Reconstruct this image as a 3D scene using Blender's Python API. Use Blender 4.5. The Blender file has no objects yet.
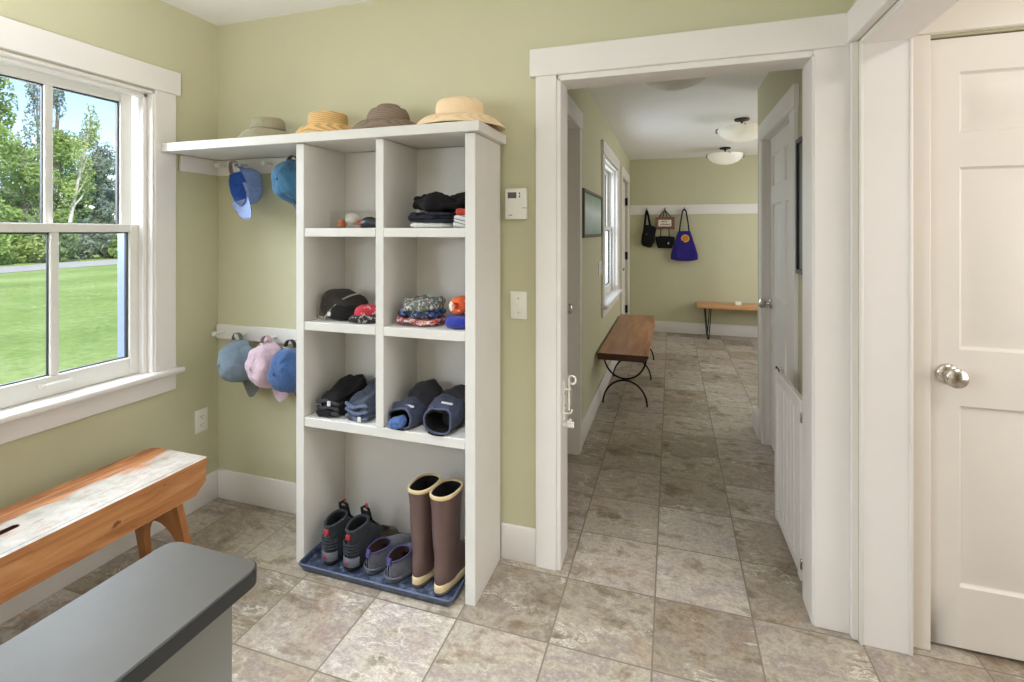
import bpy, bmesh, math, random
from mathutils import Vector, Matrix, noise

random.seed(7)
PI = math.pi
SC = bpy.context.scene
COL = SC.collection

# ------------------------------------------------------------------ colour / material helpers
def lin(c):
    return tuple((x / 12.92 if x <= 0.04045 else ((x + 0.055) / 1.055) ** 2.4) for x in c)

def rgb(r, g, b):
    return lin((r / 255, g / 255, b / 255)) + (1.0,)

class NT:
    def __init__(s, name):
        s.m = bpy.data.materials.new(name)
        s.m.use_nodes = True
        s.t = s.m.node_tree
        s.t.nodes.clear()
        s.out = s.t.nodes.new('ShaderNodeOutputMaterial')
        s.b = s.t.nodes.new('ShaderNodeBsdfPrincipled')
        s.t.links.new(s.b.outputs[0], s.out.inputs[0])
    def n(s, kind, **kw):
        nd = s.t.nodes.new(kind)
        for k, v in kw.items():
            setattr(nd, k, v)
        return nd
    def l(s, a, b):
        s.t.links.new(a, b)
    def put(s, inp, v):
        if hasattr(v, 'is_linked'):
            s.l(v, inp)
        else:
            inp.default_value = v
    def coord(s):
        return s.n('ShaderNodeTexCoord').outputs['Object']
    def mapping(s, vec, scale=(1, 1, 1), loc=(0, 0, 0), rot=(0, 0, 0)):
        nd = s.n('ShaderNodeMapping')
        s.l(vec, nd.inputs[0])
        nd.inputs['Location'].default_value = loc
        nd.inputs['Rotation'].default_value = rot
        nd.inputs['Scale'].default_value = scale
        return nd.outputs[0]
    def noise(s, vec, scale, detail=3, rough=0.55, dist=0.0):
        nd = s.n('ShaderNodeTexNoise')
        s.l(vec, nd.inputs['Vector'])
        nd.inputs['Scale'].default_value = scale
        nd.inputs['Detail'].default_value = detail
        nd.inputs['Roughness'].default_value = rough
        nd.inputs['Distortion'].default_value = dist
        return nd.outputs['Fac']
    def voro(s, vec, scale, feature='F1', out='Distance'):
        nd = s.n('ShaderNodeTexVoronoi', feature=feature)
        s.l(vec, nd.inputs['Vector'])
        nd.inputs['Scale'].default_value = scale
        return nd.outputs[out]
    def ramp(s, fac, stops, interp='LINEAR'):
        nd = s.n('ShaderNodeValToRGB')
        nd.color_ramp.interpolation = interp
        e = nd.color_ramp.elements
        while len(e) < len(stops):
            e.new(0.5)
        for i, (p, c) in enumerate(stops):
            e[i].position = p
            e[i].color = c if len(c) == 4 else tuple(c) + (1,)
        s.l(fac, nd.inputs[0])
        return nd.outputs[0]
    def mix(s, fac, a, b, blend='MIX'):
        nd = s.n('ShaderNodeMix', data_type='RGBA', blend_type=blend)
        s.put(nd.inputs[0], fac)
        s.put(nd.inputs[6], a)
        s.put(nd.inputs[7], b)
        return nd.outputs[2]
    def math(s, op, a, b=0.0, c=None):
        nd = s.n('ShaderNodeMath', operation=op)
        s.put(nd.inputs[0], a)
        s.put(nd.inputs[1], b)
        if c is not None:
            s.put(nd.inputs[2], c)
        return nd.outputs[0]
    def bump(s, h, strength=0.2, dist=0.01):
        nd = s.n('ShaderNodeBump')
        nd.inputs['Strength'].default_value = strength
        nd.inputs['Distance'].default_value = dist
        s.l(h, nd.inputs['Height'])
        s.l(nd.outputs[0], s.b.inputs['Normal'])
    def set(s, col=None, rough=None, metal=None, **kw):
        if col is not None: s.put(s.b.inputs['Base Color'], col)
        if rough is not None: s.put(s.b.inputs['Roughness'], rough)
        if metal is not None: s.put(s.b.inputs['Metallic'], metal)
        for k, v in kw.items():
            s.put(s.b.inputs[k.replace('_', ' ')], v)
        return s.m

def plain(name, c, rough=0.5, metal=0.0, var=0.06, scale=30, bump=0.0, bscale=None, **kw):
    t = NT(name)
    v = t.coord()
    f = t.noise(v, scale, 4)
    lo = tuple(max(0, x * (1 - var)) for x in c[:3]) + (1,)
    hi = tuple(min(1, x * (1 + var)) for x in c[:3]) + (1,)
    colr = t.ramp(f, [(0.3, lo), (0.7, hi)])
    if bump:
        t.bump(t.noise(v, bscale or scale * 4, 4), bump, 0.004)
    return t.set(colr, rough, metal, **kw)

M = {}
M['green'] = plain('green_wall_paint', rgb(196, 192, 161), 0.75, var=0.02, scale=3, bump=0.05, bscale=160)
M['white'] = plain('white_trim_paint', rgb(227, 222, 218), 0.42, var=0.015, scale=6)
M['white2'] = plain('white_cabinet_paint', rgb(215, 211, 206), 0.45, var=0.02, scale=8)
M['doorwhite'] = plain('white_door_paint', rgb(221, 214, 205), 0.4, var=0.015, scale=6)
M['ceil'] = plain('ceiling_paint', rgb(236, 234, 232), 0.85, var=0.012, scale=5, bump=0.04, bscale=120)
M['vinyl'] = plain('white_vinyl', rgb(226, 223, 217), 0.35, var=0.01)
M['ext_trim'] = plain('sky_shaded_white_trim', rgb(128, 136, 168), 0.6, var=0.02)  # white trim; the bluish sky shade is put into its colour
M['plastic'] = plain('white_plastic', rgb(233, 231, 224), 0.35, var=0.01)
M['black_plastic'] = plain('black_plastic', rgb(22, 22, 24), 0.4, var=0.1)
M['gasket'] = plain('black_gasket', rgb(40, 42, 45), 0.6)
M['iron'] = plain('black_iron', rgb(30, 28, 27), 0.45, 0.6, var=0.15)
M['bronze'] = plain('dark_bronze', rgb(70, 62, 58), 0.4, 0.7, var=0.1)
M['nickel'] = plain('satin_nickel', rgb(205, 200, 192), 0.22, 1.0, var=0.03)
M['screen'] = plain('lcd_screen', rgb(92, 84, 82), 0.25, var=0.1, scale=200)
M['slot'] = plain('dark_slot', rgb(45, 42, 38), 0.7)
def m_frost():
    t = NT('frosted_glass_bowl')
    t.set(rgb(240, 238, 232), 0.35)
    tr = t.n('ShaderNodeBsdfTranslucent'); tr.inputs[0].default_value = rgb(240, 236, 226)
    mx = t.n('ShaderNodeMixShader'); mx.inputs[0].default_value = 0.12
    t.l(t.b.outputs[0], mx.inputs[1]); t.l(tr.outputs[0], mx.inputs[2]); t.l(mx.outputs[0], t.out.inputs[0])
    return t.m
M['frosted'] = m_frost()

def m_glass(name, tint=(1, 1, 1, 1), refl=0.03):
    t = NT(name)
    t.t.nodes.remove(t.b)
    tr = t.n('ShaderNodeBsdfTransparent'); tr.inputs[0].default_value = tint
    gl = t.n('ShaderNodeBsdfGlossy'); gl.inputs['Roughness'].default_value = 0.02
    fr = t.n('ShaderNodeLayerWeight'); fr.inputs[0].default_value = 0.5
    mx = t.n('ShaderNodeMixShader')
    t.l(t.math('ADD', t.math('MULTIPLY', t.math('POWER', fr.outputs['Facing'], 5.0), 0.35), refl), mx.inputs[0]); t.l(tr.outputs[0], mx.inputs[1]); t.l(gl.outputs[0], mx.inputs[2])
    t.l(mx.outputs[0], t.out.inputs[0])
    return t.m
M['glass'] = m_glass('window_glass')
M['clearbox'] = m_glass('clear_box_plastic', (0.975, 0.975, 0.97, 1))

# floor tiles --------------------------------------------------------------
TX0, TY0, TSX, TSY = -0.395, 1.955, 0.336, 0.328
def m_floor():
    t = NT('slate_floor_tile')
    v = t.coord()
    sp = t.n('ShaderNodeSeparateXYZ'); t.l(v, sp.inputs[0])
    tx = t.math('DIVIDE', t.math('SUBTRACT', sp.outputs[0], TX0), TSX)
    ty = t.math('DIVIDE', t.math('SUBTRACT', sp.outputs[1], TY0), TSY)
    ix, iy = t.math('FLOOR', tx), t.math('FLOOR', ty)
    fx, fy = t.math('FRACT', tx), t.math('FRACT', ty)
    ex = t.math('MINIMUM', fx, t.math('SUBTRACT', 1.0, fx))
    ey = t.math('MINIMUM', fy, t.math('SUBTRACT', 1.0, fy))
    edge = t.math('MINIMUM', ex, ey)
    grout = t.math('LESS_THAN', edge, 0.0085)
    cb = t.n('ShaderNodeCombineXYZ'); t.l(ix, cb.inputs[0]); t.l(iy, cb.inputs[1])
    wn = t.n('ShaderNodeTexWhiteNoise'); t.l(cb.outputs[0], wn.inputs[0])
    sc = t.n('ShaderNodeVectorMath', operation='SCALE'); t.l(wn.outputs['Color'], sc.inputs[0]); sc.inputs[3].default_value = 23.0
    ad = t.n('ShaderNodeVectorMath', operation='ADD'); t.l(v, ad.inputs[0]); t.l(sc.outputs[0], ad.inputs[1])
    p = ad.outputs[0]
    pr = t.mapping(p, scale=(4.0, 10.0, 3.0), rot=(0, 0, 0.6))
    streak = t.noise(pr, 1.0, 8, 0.68, 0.7)
    cloud = t.noise(p, 9.0, 8, 0.68, 0.4)
    fine = t.noise(p, 80, 8, 0.75)
    mixv = t.math('ADD', t.math('MULTIPLY', streak, 0.5), t.math('MULTIPLY', cloud, 0.5))
    base = t.ramp(mixv, [(0.34, rgb(108, 96, 84)), (0.43, rgb(158, 146, 132)), (0.50, rgb(192, 184, 172)),
                         (0.57, rgb(166, 154, 150)), (0.67, rgb(220, 214, 206))])
    tint = t.ramp(wn.outputs['Value'], [(0.0, (0.60, 0.56, 0.49, 1)), (0.3, (0.80, 0.77, 0.70, 1)), (0.6, (1.0, 0.98, 0.95, 1)), (0.8, (0.86, 0.83, 0.82, 1)), (1.0, (0.72, 0.66, 0.57, 1))])
    base = t.mix(1.0, base, tint, 'MULTIPLY')
    rust = t.ramp(t.noise(p, 4.0, 5, 0.6, 1.2), [(0.52, (0, 0, 0, 1)), (0.72, (1, 1, 1, 1))])
    base = t.mix(t.math('MULTIPLY', rust, 0.30), base, rgb(146, 104, 66))
    spk = t.ramp(fine, [(0.36, (0.70, 0.70, 0.70, 1)), (0.64, (1.26, 1.26, 1.26, 1))])
    base = t.mix(0.75, base, spk, 'MULTIPLY')
    # pale ragged veins
    rid = t.math('ABSOLUTE', t.math('SUBTRACT', t.noise(t.mapping(p, scale=(4, 11, 4), rot=(0, 0, 0.8)), 1.0, 9, 0.72, 0.6), 0.5))
    vein = t.math('MULTIPLY', t.math('LESS_THAN', rid, 0.011), t.ramp(t.noise(p, 5.0, 3), [(0.52, (0, 0, 0, 1)), (0.62, (1, 1, 1, 1))]))
    base = t.mix(t.math('MULTIPLY', vein, 0.6), base, rgb(230, 222, 210))
    colr = t.mix(grout, base, rgb(122, 111, 97))
    hgt = t.math('SUBTRACT', t.math('ADD', t.math('MULTIPLY', mixv, 0.7), t.math('MULTIPLY', fine, 0.25)), t.math('MULTIPLY', grout, 0.6))
    t.bump(hgt, 0.25, 0.01)
    ro = t.math('ADD', t.math('MULTIPLY', fine, 0.25), 0.30)
    return t.set(colr, ro)
M['floor'] = m_floor()

def m_wood(name, dark, mid, light, axis='Y', scale=9, rough=0.35, coat=0.0):
    t = NT(name)
    v = t.coord()
    s = {'X': (0.09, 1, 1), 'Y': (1, 0.09, 1), 'Z': (1, 1, 0.09)}[axis]
    g = t.noise(t.mapping(v, scale=s), scale * 5, 6, 0.6, 0.6)
    g2 = t.noise(t.mapping(v, scale=s), scale * 1.2, 3, 0.5, 0.8)
    f = t.math('ADD', t.math('MULTIPLY', g, 0.55), t.math('MULTIPLY', g2, 0.45))
    c = t.ramp(f, [(0.33, dark), (0.5, mid), (0.66, light)])
    t.bump(g, 0.05, 0.004)
    return t.set(c, rough, Coat_Weight=coat)
M['cherry'] = m_wood('cherry_wood', rgb(124, 78, 50), rgb(158, 104, 70), rgb(190, 134, 94), 'Y', 5, 0.28)
M['bark_edge'] = m_wood('dark_bench_edge', rgb(54, 27, 17), rgb(76, 40, 26), rgb(96, 54, 36), 'X', 6, 0.4)
M['pine'] = m_wood('pine_bench_wood', rgb(184, 130, 84), rgb(204, 150, 102), rgb(216, 168, 120), 'X', 6, 0.35)
M['orange_wood'] = m_wood('orange_stained_wood', rgb(148, 84, 34), rgb(188, 115, 54), rgb(210, 138, 74), 'Y', 6, 0.42)
M['orange_wood_z'] = m_wood('orange_stained_wood_upright', rgb(140, 88, 48), rgb(170, 110, 62), rgb(190, 130, 80), 'Z', 6, 0.45)

def m_worn_top():
    t = NT('worn_white_paint_over_wood')
    v = t.coord()
    st = t.mapping(v, scale=(1, 0.12, 1))
    g = t.noise(st, 40, 6, 0.65, 0.5)
    wood = t.ramp(g, [(0.3, rgb(120, 72, 36)), (0.55, rgb(176, 112, 62)), (0.75, rgb(198, 146, 98))])
    paint = t.ramp(t.noise(v, 14, 6, 0.7), [(0.3, rgb(150, 140, 126)), (0.55, rgb(182, 175, 165)), (0.8, rgb(198, 192, 184))])
    sp = t.n('ShaderNodeSeparateXYZ'); t.l(v, sp.inputs[0])
    # paint survives on the front two thirds of the plank; the rear strip is bare wood
    rear = t.math('SUBTRACT', 1.0, t.math('SMOOTH_MIN', 1.0, t.math('MULTIPLY', t.math('ADD', sp.outputs[0], 0.085), 22.0), 0.1))
    w = t.math('ADD', t.math('MULTIPLY', t.noise(st, 26, 7, 0.75, 1.0), 0.75), t.math('MULTIPLY', t.noise(v, 6, 5, 0.7), 0.55))
    w = t.math('ADD', w, t.math('MULTIPLY', t.math('MAXIMUM', rear, 0.0), 0.42))
    mask = t.ramp(w, [(0.66, (0, 0, 0, 1)), (0.80, (1, 1, 1, 1))])
    c = t.mix(mask, paint, wood)
    # long split line near the front edge
    ln = t.math('LESS_THAN', t.math('ABSOLUTE', t.math('SUBTRACT', sp.outputs[0], t.math('ADD', 0.134, t.math('MULTIPLY', t.noise(v, 3, 2), 0.004)))), 0.0014)
    c = t.mix(ln, c, rgb(92, 80, 70))
    t.bump(g, 0.12, 0.004)
    return t.set(c, 0.55)
M['worn_top'] = m_worn_top()

def m_orange_apron():
    t = NT('chipped_orange_paint')
    v = t.coord()
    g = t.noise(t.mapping(v, scale=(1, 0.1, 1)), 34, 6, 0.6, 0.6)
    c = t.ramp(g, [(0.3, rgb(164, 104, 58)), (0.5, rgb(190, 128, 76)), (0.7, rgb(206, 150, 100))])
    ch = t.ramp(t.noise(t.mapping(v, scale=(1, 0.35, 1)), 17, 7, 0.72), [(0.62, (0, 0, 0, 1)), (0.66, (1, 1, 1, 1))])
    c = t.mix(t.math('MULTIPLY', ch, 0.85), c, rgb(92, 52, 26))
    t.bump(g, 0.08, 0.004)
    return t.set(c, 0.42)
M['apron'] = m_orange_apron()

M['counter'] = plain('grey_laminate_top', rgb(70, 65, 57), 0.5, var=0.10, scale=9)
M['counter_edge'] = plain('black_laminate_edge', rgb(40, 41, 43), 0.4, var=0.08)
M['grey_paint'] = plain('grey_cabinet_paint', rgb(136, 136, 136), 0.5, var=0.02, scale=6)

def fabric(name, c, var=0.18, scale=60, rough=0.9, wrinkle=0.55, sheen=0.2):
    t = NT(name)
    v = t.coord()
    f = t.noise(v, scale, 5, 0.6)
    f2 = t.noise(v, scale * 0.15, 4, 0.6)
    ff = t.math('ADD', t.math('MULTIPLY', f, 0.4), t.math('MULTIPLY', f2, 0.6))
    lo = tuple(x * (1 - var) for x in c[:3]) + (1,)
    hi = tuple(min(1, x * (1 + var)) for x in c[:3]) + (1,)
    hgt = t.math('ADD', t.math('MULTIPLY', t.noise(v, 26, 5, 0.6, 1.2), 1.0), t.math('MULTIPLY', t.noise(v, scale * 12, 2), 0.05))
    t.bump(hgt, wrinkle, 0.012)
    return t.set(t.ramp(ff, [(0.35, lo), (0.65, hi)]), rough, Sheen_Weight=sheen * min(1.0, 3 * sum(c[:3])), Specular_IOR_Level=0.25)
def pattern(name, cols, scale=45):
    t = NT(name)
    v = t.coord()
    nz = t.n('ShaderNodeTexNoise'); t.l(v, nz.inputs['Vector']); nz.inputs['Scale'].default_value = scale * 0.8; nz.inputs['Detail'].default_value = 3
    md = t.n('ShaderNodeVectorMath', operation='MULTIPLY_ADD'); t.l(nz.outputs['Color'], md.inputs[0]); md.inputs[1].default_value = (0.03,) * 3; t.l(v, md.inputs[2])
    r = t.voro(md.outputs[0], scale, out='Color')
    sp = t.n('ShaderNodeSeparateColor'); t.l(r, sp.inputs[0])
    n = len(cols)
    c = t.ramp(sp.outputs[0], [(i / n, k) for i, k in enumerate(cols)], 'CONSTANT')
    return t.set(c, 0.9)
def straw(name, c, var=0.28, rings=420):
    t = NT(name)
    v = t.coord()
    sp = t.n('ShaderNodeSeparateXYZ'); t.l(v, sp.inputs[0])
    rad = t.math('SQRT', t.math('ADD', t.math('POWER', sp.outputs[0], 2.0), t.math('POWER', sp.outputs[1], 2.0)))
    w = t.math('SINE', t.math('MULTIPLY', t.math('ADD', rad, sp.outputs[2]), rings * 2.0))
    w = t.math('ADD', t.math('MULTIPLY', w, 0.5), 0.5)
    f = t.math('ADD', t.math('MULTIPLY', w, 0.45), t.math('MULTIPLY', t.noise(v, 130, 4, 0.7), 0.55))
    lo = tuple(x * (1 - var) for x in c[:3]) + (1,)
    hi = tuple(min(1, x * (1 + var)) for x in c[:3]) + (1,)
    t.bump(f, 0.6, 0.0025)
    return t.set(t.ramp(f, [(0.25, lo), (0.75, hi)]), 0.75)

# ------------------------------------------------------------------ mesh helper
class MB:
    def __init__(s):
        s.bm = bmesh.new()
        s.mi = 0
    def _f(s, vs):
        try:
            f = s.bm.faces.new(vs)
            f.material_index = s.mi
            return f
        except ValueError:
            return None
    def box(s, x0, x1, y0, y1, z0, z1, bev=0.0, seg=1):
        if x0 > x1: x0, x1 = x1, x0
        if y0 > y1: y0, y1 = y1, y0
        if z0 > z1: z0, z1 = z1, z0
        v = [s.bm.verts.new(p) for p in ((x0, y0, z0), (x1, y0, z0), (x1, y1, z0), (x0, y1, z0), (x0, y0, z1), (x1, y0, z1), (x1, y1, z1), (x0, y1, z1))]
        fs = [s._f([v[i] for i in q]) for q in ((3, 2, 1, 0), (4, 5, 6, 7), (0, 1, 5, 4), (1, 2, 6, 5), (2, 3, 7, 6), (3, 0, 4, 7))]
        if bev > 0:
            es = list({e for f in fs for e in f.edges})
            r = bmesh.ops.bevel(s.bm, geom=es, offset=bev, segments=seg, affect='EDGES', profile=0.5)
            for f in r['faces']: f.material_index = s.mi
        return s
    def prism(s, pts, axis, a, b, bev=0.0, seg=2):
        def P(p, t):
            return {'X': (t, p[0], p[1]), 'Y': (p[0], t, p[1]), 'Z': (p[0], p[1], t)}[axis]
        A = [s.bm.verts.new(P(p, a)) for p in pts]
        B = [s.bm.verts.new(P(p, b)) for p in pts]
        n = len(pts)
        fs = [s._f(list(reversed(A))), s._f(B)]
        for i in range(n):
            fs.append(s._f([A[i], A[(i + 1) % n], B[(i + 1) % n], B[i]]))
        fs = [f for f in fs if f]
        if bev:
            es = list({e for f in fs[:2] for e in f.edges})
            r = bmesh.ops.bevel(s.bm, geom=es, offset=bev, segments=seg, affect='EDGES', profile=0.5)
            for f in r['faces']: f.material_index = s.mi
        return s
    def loft(s, rings, closed=True, cap0=True, cap1=True, mats=None):
        R = [[s.bm.verts.new(p) for p in r] for r in rings]
        n = len(R[0])
        for k in range(len(R) - 1):
            if mats: s.mi = mats[k]
            for i in range(n if closed else n - 1):
                j = (i + 1) % n
                s._f([R[k][i], R[k][j], R[k + 1][j], R[k + 1][i]])
        if cap0 and closed: s._f(list(reversed(R[0])))
        if cap1 and closed: s._f(R[-1])
        return s
    def tube(s, pts, r, seg=8, closed=False, cap=True):
        pts = [Vector(p) for p in pts]
        n = len(pts)
        rr = r if isinstance(r, (list, tuple)) else [r] * n
        tang = []
        for i in range(n):
            if closed: d = pts[(i + 1) % n] - pts[i - 1]
            else: d = pts[min(i + 1, n - 1)] - pts[max(i - 1, 0)]
            tang.append(d.normalized() if d.length > 1e-9 else Vector((0, 0, 1)))
        up = Vector((0, 0, 1)) if abs(tang[0].z) < 0.9 else Vector((1, 0, 0))
        u = tang[0].cross(up).normalized()
        rings = []
        for i in range(n):
            u = (u - tang[i] * u.dot(tang[i]))
            u = u.normalized() if u.length > 1e-6 else tang[i].orthogonal().normalized()
            w = tang[i].cross(u)
            rings.append([pts[i] + (u * math.cos(a) + w * math.sin(a)) * rr[i] for a in [2 * PI * k / seg for k in range(seg)]])
        if closed:
            rings.append(rings[0])
            R = [[s.bm.verts.new(p) for p in q] for q in rings[:-1]]
            for k in range(n):
                for i in range(seg):
                    j = (i + 1) % seg
                    s._f([R[k][i], R[k][j], R[(k + 1) % n][j], R[(k + 1) % n][i]])
            return s
        return s.loft(rings, True, cap, cap)
    def strap(s, pts, w, t, side):
        """flat band along pts; side = width direction"""
        pts = [Vector(p) for p in pts]
        side = Vector(side).normalized()
        rings = []
        for i in range(len(pts)):
            d = (pts[min(i + 1, len(pts) - 1)] - pts[max(i - 1, 0)]).normalized()
            sd = (side - d * side.dot(d)).normalized()
            nn = d.cross(sd)
            rings.append([pts[i] + sd * (w / 2) + nn * (t / 2), pts[i] - sd * (w / 2) + nn * (t / 2), pts[i] - sd * (w / 2) - nn * (t / 2), pts[i] + sd * (w / 2) - nn * (t / 2)])
        return s.loft(rings)
    def lathe(s, prof, c=(0, 0, 0), axis='Z', seg=24, sx=1.0, sy=1.0):
        rings = []
        for r, h in prof:
            ring = []
            for k in range(seg):
                a = 2 * PI * k / seg
                x, y = math.cos(a) * max(r, 1e-5) * sx, math.sin(a) * max(r, 1e-5) * sy
                p = {'Z': (x, y, h), 'Y': (x, h, y), 'X': (h, x, y)}[axis]
                ring.append((p[0] + c[0], p[1] + c[1], p[2] + c[2]))
            rings.append(ring)
        return s.loft(rings)
    def rects(s, rl):
        """nested rectangles in x,z at depth y: [(x0,x1,z0,z1,y)...]"""
        R = [[s.bm.verts.new(p) for p in ((a, y, c), (b, y, c), (b, y, d), (a, y, d))] for a, b, c, d, y in rl]
        for k in range(len(R) - 1):
            for i in range(4):
                j = (i + 1) % 4
                s._f([R[k][i], R[k][j], R[k + 1][j], R[k + 1][i]])
        s._f(R[-1])
        return s
    def xf(s, mat):
        bmesh.ops.transform(s.bm, matrix=mat, verts=s.bm.verts)
        return s
    def warp(s, fn):
        for v in s.bm.verts:
            v.co = Vector(fn(v.co))
        return s
    def build(s, name, mats, parent=None, smooth=40, loc=None, recalc=True):
        if recalc:
            bmesh.ops.recalc_face_normals(s.bm, faces=s.bm.faces)
        me = bpy.data.meshes.new(name)
        s.bm.to_mesh(me)
        s.bm.free()
        for m in (mats if isinstance(mats, (list, tuple)) else [mats]):
            me.materials.append(m)
        if smooth:
            for p in me.polygons: p.use_smooth = True
            me.set_sharp_from_angle(angle=math.radians(smooth))
        o = bpy.data.objects.new(name, me)
        COL.objects.link(o)
        if parent is not None: o.parent = parent
        if loc is not None: o.location = loc
        return o

def struct(o):
    o['kind'] = 'structure'
    return o
def tag(o, label, cat, group=None, kind=None):
    o['label'] = label
    o['category'] = cat
    if group: o['group'] = group
    if kind: o['kind'] = kind
    return o
def thing(name, loc, label, cat, rz=0.0, group=None):
    o = bpy.data.objects.new(name, None)
    o.empty_display_size = 0.1
    COL.objects.link(o)
    o.location = loc
    o.rotation_euler = (0, 0, rz)
    return tag(o, label, cat, group)
def copy_thing(o, parent=None):
    c = o.copy()
    COL.objects.link(c)
    if parent is not None: c.parent = parent
    for ch in list(o.children):
        copy_thing(ch, c)
    return c

def soft(m, c, size, e=0.6, amp=0.01, freq=12, seed=0, nu=40, nv=22, rz=0.0, flat=True, stretch=(1, 1, 1), crease=0.0):
    """soft lump of cloth: superellipsoid with noise folds; c = centre of base, size = full sizes"""
    hx, hy, hz = size[0] / 2, size[1] / 2, size[2] / 2
    def se(v, p): return math.copysign(abs(v) ** p, v)
    rings = []
    R = Matrix.Rotation(rz, 3, 'Z')
    for j in range(1, nv):
        ph = -PI / 2 + PI * j / nv
        ring = []
        for i in range(nu):
            th = 2 * PI * i / nu
            p = Vector((hx * se(math.cos(ph), e) * se(math.cos(th), e), hy * se(math.cos(ph), e) * se(math.sin(th), e), hz * se(math.sin(ph), e)))
            q = Vector((p.x * freq * stretch[0], p.y * freq * stretch[1], p.z * freq * stretch[2])) + Vector((seed * 7.3, seed * 3.1, seed))
            d = noise.noise(q) * amp + noise.noise(q * 2.3) * amp * 0.5
            if crease: d -= crease * max(0.0, 0.25 - abs(noise.noise(q * 1.3 + Vector((5, 5, 5))))) * 4
            nr = Vector((p.x / hx ** 2, p.y / hy ** 2, p.z / hz ** 2)).normalized()
            p = p + nr * d
            p.z += hz
            if flat and p.z < 0: p.z = 0
            p = R @ p
            ring.append((p.x + c[0], p.y + c[1], p.z + c[2]))
        rings.append(ring)
    return m.loft(rings)

# ================================================================== THE SETTING
XL, YB, ZC = -2.265, 2.0, 2.465          # left wall, doorway wall, ceiling of the mudroom
HXL, HXR, HZ, HYF = -0.56, 0.58, 2.385, 7.13  # hall

def sbox(name, mat, *boxes, bev=0.0, parent=None):
    m = MB()
    for b in boxes: m.box(*b, bev=bev)
    o = m.build(name, mat, parent, smooth=30)
    if parent is None: struct(o)
    return o

sbox('floor', M['floor'], (-2.45, 2.6, -2.1, 7.3, -0.12, 0.0))
sbox('ceiling', M['ceil'], (-2.45, 2.6, -2.1, 2.06, ZC, ZC + 0.1))
sbox('ceiling_hall', M['ceil'], (-0.8, 2.6, 2.06, 7.3, HZ, HZ + 0.1))
# left wall with window hole (and an unseen second window added nearer the camera for daylight)
WY0, WY1, WZ0, WZ1 = 0.962, 1.657, 0.742, 2.028
VY0, VY1 = -1.2, -0.2
sbox('wall_left', M['green'], (-2.45, XL, -2.1, VY0, 0, ZC), (-2.45, XL, VY1, WY0, 0, ZC), (-2.45, XL, WY1, YB + 0.12, 0, ZC),
     (-2.45, XL, WY0, WY1, 0, WZ0 - 0.03), (-2.45, XL, WY0, WY1, WZ1, ZC), (-2.45, XL, VY0, VY1, 0, WZ0 - 0.03), (-2.45, XL, VY0, VY1, WZ1, ZC))
DX0, DX1, DZ = -0.446, 0.479, 2.025   # doorway
sbox('wall_back', M['green'], (XL, DX0, YB, YB + 0.12, 0, ZC), (DX1, 0.75, YB, YB + 0.12, 0, ZC), (DX0, DX1, YB, YB + 0.12, DZ, ZC),
     (0.75, 0.818, YB, YB + 0.12, 0, ZC), (1.6, 2.6, YB, YB + 0.12, 0, ZC), (0.818, 1.6, YB, YB + 0.12, 2.035, ZC))
sbox('wall_right', M['green'], (0.602, 0.746, 1.953, YB, 0, ZC), (0.602, 0.746, 0.85, 1.953, 2.035, ZC), (0.602, 0.746, -2.1, 0.85, 0, ZC))
sbox('wall_rear', M['green'], (-2.45, 2.6, -2.2, -2.1, 0, ZC))
sbox('wall_closet', M['doorwhite'], (2.5, 2.6, -2.1, YB, 0, ZC))
# hall walls
LDY0, LDY1 = 2.25, 3.06
HW0, HW1 = 4.28, 5.38
ED0, ED1 = 5.92, 6.78
sbox('wall_hall_left', M['green'], (-0.69, HXL, YB + 0.12, LDY0, 0, HZ), (-0.69, HXL, LDY0, LDY1, 2.035, HZ), (-0.69, HXL, LDY1, HW0, 0, HZ),
     (-0.69, HXL, HW0, HW1, 0, 0.73), (-0.69, HXL, HW0, HW1, 2.035, HZ), (-0.69, HXL, HW1, ED0, 0, HZ), (-0.69, HXL, ED0, ED1, 2.035, HZ), (-0.69, HXL, ED1, HYF, 0, HZ))
RD0, RD1 = 2.78, 3.58
sbox('wall_hall_right', M['green'], (HXR, HXR + 0.13, YB + 0.12, RD0, 0, HZ), (HXR, HXR + 0.13, RD0, RD1, 1.99, HZ), (HXR, HXR + 0.13, RD1, 3.86, 0, HZ))
sbox('wall_hall_far', M['green'], (-0.69, 2.6, HYF, HYF + 0.1, 0, HZ))
sbox('wall_hall_side', M['green'], (2.5, 2.6, 3.73, HYF, 0, HZ))
sbox('wall_hall_near', M['green'], (HXR + 0.13, 2.6, 3.73, 3.86, 0, HZ))

def base(name, x0, x1, y0, y1, h=0.148):
    m = MB(); m.box(x0, x1, y0, y1, 0, h, bev=0.004, seg=2)
    return struct(m.build(name, M['white'], smooth=30))
base('baseboard_back', -2.25, -1.502, 1.985, YB)
base('baseboard_doorway', -0.688, -0.535, 1.985, YB)
base('baseboard_left', XL, -2.25, -2.1, YB)
base('baseboard_hall_left', HXL, HXL + 0.015, 3.15, 5.82)
base('baseboard_hall_far', HXL, 2.5, HYF - 0.015, HYF)
base('baseboard_hall_right', HXR - 0.015, HXR, YB + 0.13, 2.68)
base('baseboard_hall_corner', HXR - 0.032, HXR + 0.145, 3.64, 3.875, 0.15)
base('baseboard_rear', -2.275, 0.595, -2.1, -2.085)

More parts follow.
